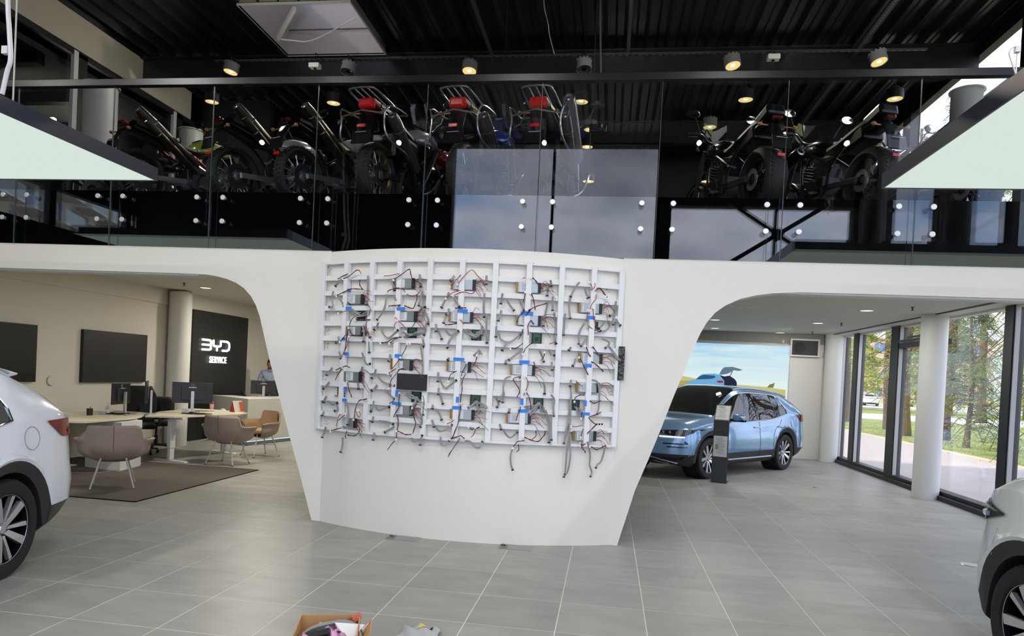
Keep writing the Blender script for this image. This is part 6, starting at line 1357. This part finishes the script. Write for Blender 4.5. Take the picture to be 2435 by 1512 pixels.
tag(tf.build('grass_blades', mat('grass_blade', (134, 146, 68), .9), recalc=False), 'short sunlit grass blades on the lawn outside the right windows', 'grass', kind='stuff')
BARK = mat('bark', (92, 74, 60), .95, noise=(9, .35), bump=(30, .6))
def leafm(nm, c1, c2):
    m = mat(nm, c1, .75); t = m.node_tree; b = t.nodes['Principled BSDF']; g = t.nodes.new('ShaderNodeTexCoord'); n = t.nodes.new('ShaderNodeTexNoise'); n.inputs['Scale'].default_value = 1.3; n.inputs['Detail'].default_value = 4
    r = t.nodes.new('ShaderNodeValToRGB'); r.color_ramp.elements[0].position = .38; r.color_ramp.elements[0].color = (*lin(c1), 1); r.color_ramp.elements[1].position = .62; r.color_ramp.elements[1].color = (*lin(c2), 1)
    t.links.new(g.outputs['Object'], n.inputs[0]); t.links.new(n.outputs[0], r.inputs[0]); t.links.new(r.outputs[0], b.inputs['Base Color'])
    tr = t.nodes.new('ShaderNodeBsdfTranslucent'); mx = t.nodes.new('ShaderNodeMixShader'); mx.inputs[0].default_value = .45; o = [x for x in t.nodes if x.type == 'OUTPUT_MATERIAL'][0]
    t.links.new(r.outputs[0], tr.inputs[0]); t.links.new(b.outputs[0], mx.inputs[1]); t.links.new(tr.outputs[0], mx.inputs[2]); t.links.new(mx.outputs[0], o.inputs[0]); return m
LG = leafm('needles_green', (84, 106, 48), (160, 172, 84)); LY = leafm('needles_yellow', (150, 164, 60), (206, 208, 100)); LB = leafm('needles_blue', (60, 96, 88), (112, 142, 118))
def tree(lab, x, y, h_, r0, br0, spread, n, lm, droop=.5, seed=1, lean=0, tuft=16, ls=.10, bare=0):
    R_ = random.Random(seed); t = thing('tree', lab, 'tree', (x, y, -.12)); 
    m = MB(); pts = [(lean*v*h_+.08*math.sin(v*7+seed), .06*math.sin(v*9), v*h_) for v in [k/12 for k in range(13)]]; m.tube(pts, [r0*(1.25 if k == 0 else 1)*(1-.75*k/12) for k in range(13)], 10); m.build('trunk', BARK, t, smooth=True)
    bm_, lf = MB(), MB()
    for i in range(n):
        v = br0+(1-br0)*(i/n); z = v*h_; L_ = spread*(1-v*.75)*R_.uniform(.7, 1.15); a_ = R_.uniform(0, 2*PI); d_ = Vector((math.cos(a_), math.sin(a_), 0)); b0 = Vector((lean*z, 0, z))
        pt = [b0, b0+d_*L_*.4+Vector((0, 0, .06*L_)), b0+d_*L_*.75-Vector((0, 0, droop*L_*.35)), b0+d_*L_-Vector((0, 0, droop*L_*.8))]; C_ = catmull(pt, 4)
        bm_.tube(C_, [.022*(1-.8*k/(len(C_)-1))+.003 for k in range(len(C_))], 4, cap=False)
        if R_.random() < bare: continue
        for k in range(int(tuft*3)):
            u = R_.uniform(.15, 1); p = C_[min(len(C_)-1, int(u*(len(C_)-1)))]+Vector((R_.gauss(0, .12), R_.gauss(0, .12), -abs(R_.gauss(0, .2))))*L_*.55
            for q in range(2):
                dd = Vector((R_.gauss(0, 1), R_.gauss(0, 1), R_.gauss(-.6, .6))).normalized(); e = dd.orthogonal().normalized()*ls*R_.uniform(.07, .16); l2 = dd*ls*R_.uniform(.6, 1.4)
                lf.add([p-e, p+l2*.5+e*1.1, p+l2, p+l2*.5-e*1.1], [(0, 1, 2, 3)])
    bm_.build('branches', BARK, t)['kind'] = 'stuff'; lf.build('foliage', lm, t, recalc=False)['kind'] = 'stuff'
    return t
tree('tree trunk with ivy behind the leftmost narrow window', 13.7, 42, 13, .22, .25, 2.8, 90, LY, .4, 1, tuft=18)
tree('slim bare-branched tree in the second window', 13.5, 35.5, 11, .17, .12, 3.0, 80, LY, .15, 2, -.01, tuft=9, bare=.55)
tree('larch tree left of the big column, seen in the third window', 12.6, 31.0, 13, .18, .22, 2.8, 110, LY, .45, 3, tuft=16)
tree('thin leaning tree stem beside the larch', 13.1, 32.5, 10, .08, .3, 1.8, 50, LY, .2, 4, .012, tuft=10)
tree('spruce tree just right of the big column', 13.5, 29.5, 14, .20, .16, 3.0, 150, LG, .55, 5, tuft=24)
tree('bluish young spruce in the widest window', 12.5, 25.8, 6, .10, .10, 1.7, 90, LB, .6, 6, tuft=30, ls=.08)
tree('large drooping green spruce filling the right window', 12.7, 22.2, 14, .22, .10, 3.0, 190, LG, .7, 7, tuft=34, ls=.10)
tree('spruce nearest the right picture edge outside', 12.9, 19.3, 13, .2, .10, 2.8, 150, LG, .7, 8, tuft=26, ls=.10)
tree('tall pointed conifer against the sky above the right railing', 26, 52, 22, .3, .3, 2.4, 120, LG, .3, 9, tuft=12, ls=.25)
for k in range(9):
    r_ = random.Random(40+k); tree(['far green tree beyond the lawn', 'far yellow-green tree beyond the lawn', 'far broad tree near the road'][k % 3]+', '+['first', 'second', 'third', 'fourth', 'fifth', 'sixth', 'seventh', 'eighth', 'ninth'][k]+' from the corner column', 22+k*3.6+r_.uniform(-1, 1), 78-k*3.2+r_.uniform(-2, 2), r_.uniform(9, 14), .2, .15, 3.6, 70, (LG, LY, LG)[k % 3], .3, 60+k, tuft=20, ls=.42)
# houses beyond the road and the apartment block mirrored in the gallery front
def block(lab, x, y, w_, d_, h_, rgb, rz, nf, nw, roof=(120, 60, 50), balc=False, win=(96, 128, 190)):
    t = thing('building', lab, 'building', (x, y, -.12), rz); wm = mat('facade_%d_%d' % rgb[:2], rgb, .85); wm2 = mat('window_blue_%d' % win[0], win, .15, spec=.8)
    m = MB(); m.bb((-w_/2, -d_/2, 0), (w_/2, d_/2, h_)); m.build('walls', wm, t); m = MB(); m.bb((-w_/2-.3, -d_/2-.3, h_), (w_/2+.3, d_/2+.3, h_+.4)); m.build('roof', mat('roof_%d' % roof[0], roof, .8), t)
    fh = h_/nf
    for i in range(nf):
        for k in range(nw):
            xx = -w_/2+(k+.5)*w_/nw; m = MB(); ww = (.42 if (k+i) % 3 else .26)*w_/nw; m.bb((xx-ww/2, -d_/2-.02, i*fh+fh*.22), (xx+ww/2, -d_/2+.1, i*fh+fh*.82)); o = m.build('window', wm2, t)
            m = MB(); m.bb((xx-.04, -d_/2-.06, i*fh+fh*.22), (xx+.04, -d_/2-.02, i*fh+fh*.82)); m.bb((xx-ww/2-.06, -d_/2-.05, i*fh+fh*.17), (xx+ww/2+.06, -d_/2-.02, i*fh+fh*.22)); m.build('window_frame', mat('frame_pale', (214, 214, 210), .6), o)
        if balc and i:
            for k in range(0, nw, 2):
                x0 = -w_/2+(k+.15)*w_/nw; m = MB(); m.bb((x0, -d_/2-1.4, i*fh-.1), (x0+w_/nw*1.5, -d_/2, i*fh+.06)); bo_ = m.build('balcony', mat('balcony_white', (216, 214, 206), .7), t)
                m = MB(); m.bb((x0, -d_/2-1.4, i*fh+.06), (x0+w_/nw*1.5, -d_/2-1.37, i*fh+1.0)); m.build('balcony_glass', mat('balcony_glass', (150, 176, 172), .1, alpha=1), bo_)
    return t
block('pale apartment block with balconies and blue windows mirrored in the gallery front at left', -50, -34, 46, 14, 27, (196, 186, 160), math.radians(68), 12, 18, (90, 90, 92), True)
block('long pale red building far beyond the road', 58, 180, 60, 14, 14, (214, 182, 172), math.radians(-20), 4, 12, (150, 90, 80))
block('low yellow shop far beyond the road', 100, 146, 30, 10, 6, (226, 206, 110), math.radians(-25), 1, 6, (200, 180, 90))
block('white building far beyond the road at the right', 150, 130, 40, 14, 10, (216, 216, 220), math.radians(-35), 3, 8, (150, 150, 156))
cars_ = [o for o in COL.objects if o.name.startswith('car') and o.get('category') == 'car']
for (px, py, dist, src, lab, hd) in [(2072, 934, 96, 1, 'small white car parked far outside behind the second window', 1.2), (2150, 940, 104, 0, 'small blue car far outside right of the larch', 1.0), (2010, 930, 110, 2, 'small pale car far outside at the first window', 1.3)]:
    c = copy_tree(cars_[src]); p = at(px, py, 1, dist); c.location = (p.x, p.y, -.12); c.rotation_euler = (0, 0, hd); c['label'] = lab
# ================================================================== LAMP AND FILL LIGHT
def spotl(loc, tgt, power, ang=100, color=(1, .96, .9)):
    l = bpy.data.lights.new('lamp_and_fill_spot', 'SPOT'); l.energy = power; l.spot_size = math.radians(ang); l.spot_blend = .8; l.shadow_soft_size = .045; l.color = color
    o = bpy.data.objects.new('lamp_and_fill_spot', l); o.location = loc; o.rotation_euler = (Vector(tgt)-Vector(loc)).to_track_quat('-Z', 'Y').to_euler(); COL.objects.link(o)
for x in (-7.5, -4.5, -1.5, 1.5, 4.2):  # unseen hall spots, put in overhead to brighten front wall and floor
    for y in (.2, 3.2): spotl((x, y, 6.3), (x*.85, y+1.9, 0), 185, 116)
for x, y in ((-5.3, 9.8), (-6.6, 12.6), (-5.0, 15)): area('left_downlight', (x, y, CEIL-.03), .26, .26, 50, (1, .93, .80))
for x, y in ((3.9, 11.2), (3.9, 14), (2, 11.3), (2, 14.2)): area('right_downlight', (x, y, CEIL-.03), .2, .2, 22, (1, .96, .9))
for x in (-6.2, -4, -2, 0, 2, 3.6): spotl((x, 9.9, 6.2), (x, 8.6, 3.5), 140, 120, (1, .9, .72))
for p_, q_, e_ in (((-6.2, 9.6, 6.2), (-8.7, 9.4, 6.4), 60), ((-6.4, 12.0, 6.2), (-8.7, 12.2, 6.3), 50), ((-10.5, 9, 5.9), (-10.5, 9.4, 6.3), 60), ((-10.5, 12, 5.0), (-10.5, 11.4, 6.3), 60), ((-5, 8.4, 5.6), (-4.5, 9.4, 7.1), 60), ((0, 8.4, 5.6), (0, 9.6, 7.1), 60), ((3.2, 8.4, 5.6), (3, 9.6, 7.1), 60)): spotl(p_, q_, e_, 130, (1, .93, .82))  # unseen spots added to lift the gallery wall, annex and roof deck
for p_, q_, e_ in (((-7.0, 3.4, 6.3), (-6.2, 6.9, 2.6), 130), ((-9.5, 3.4, 6.3), (-8.5, 6.9, 2.6), 90), ((3.84, 15.3, 2.9), (3.6, 17, 1.2), 34), ((4.7, 15.3, 2.9), (4.8, 17, 1.2), 30)): spotl(p_, q_, e_, 120, (1, .97, .93))  # unseen spots added to brighten the left fascia and the rear wall
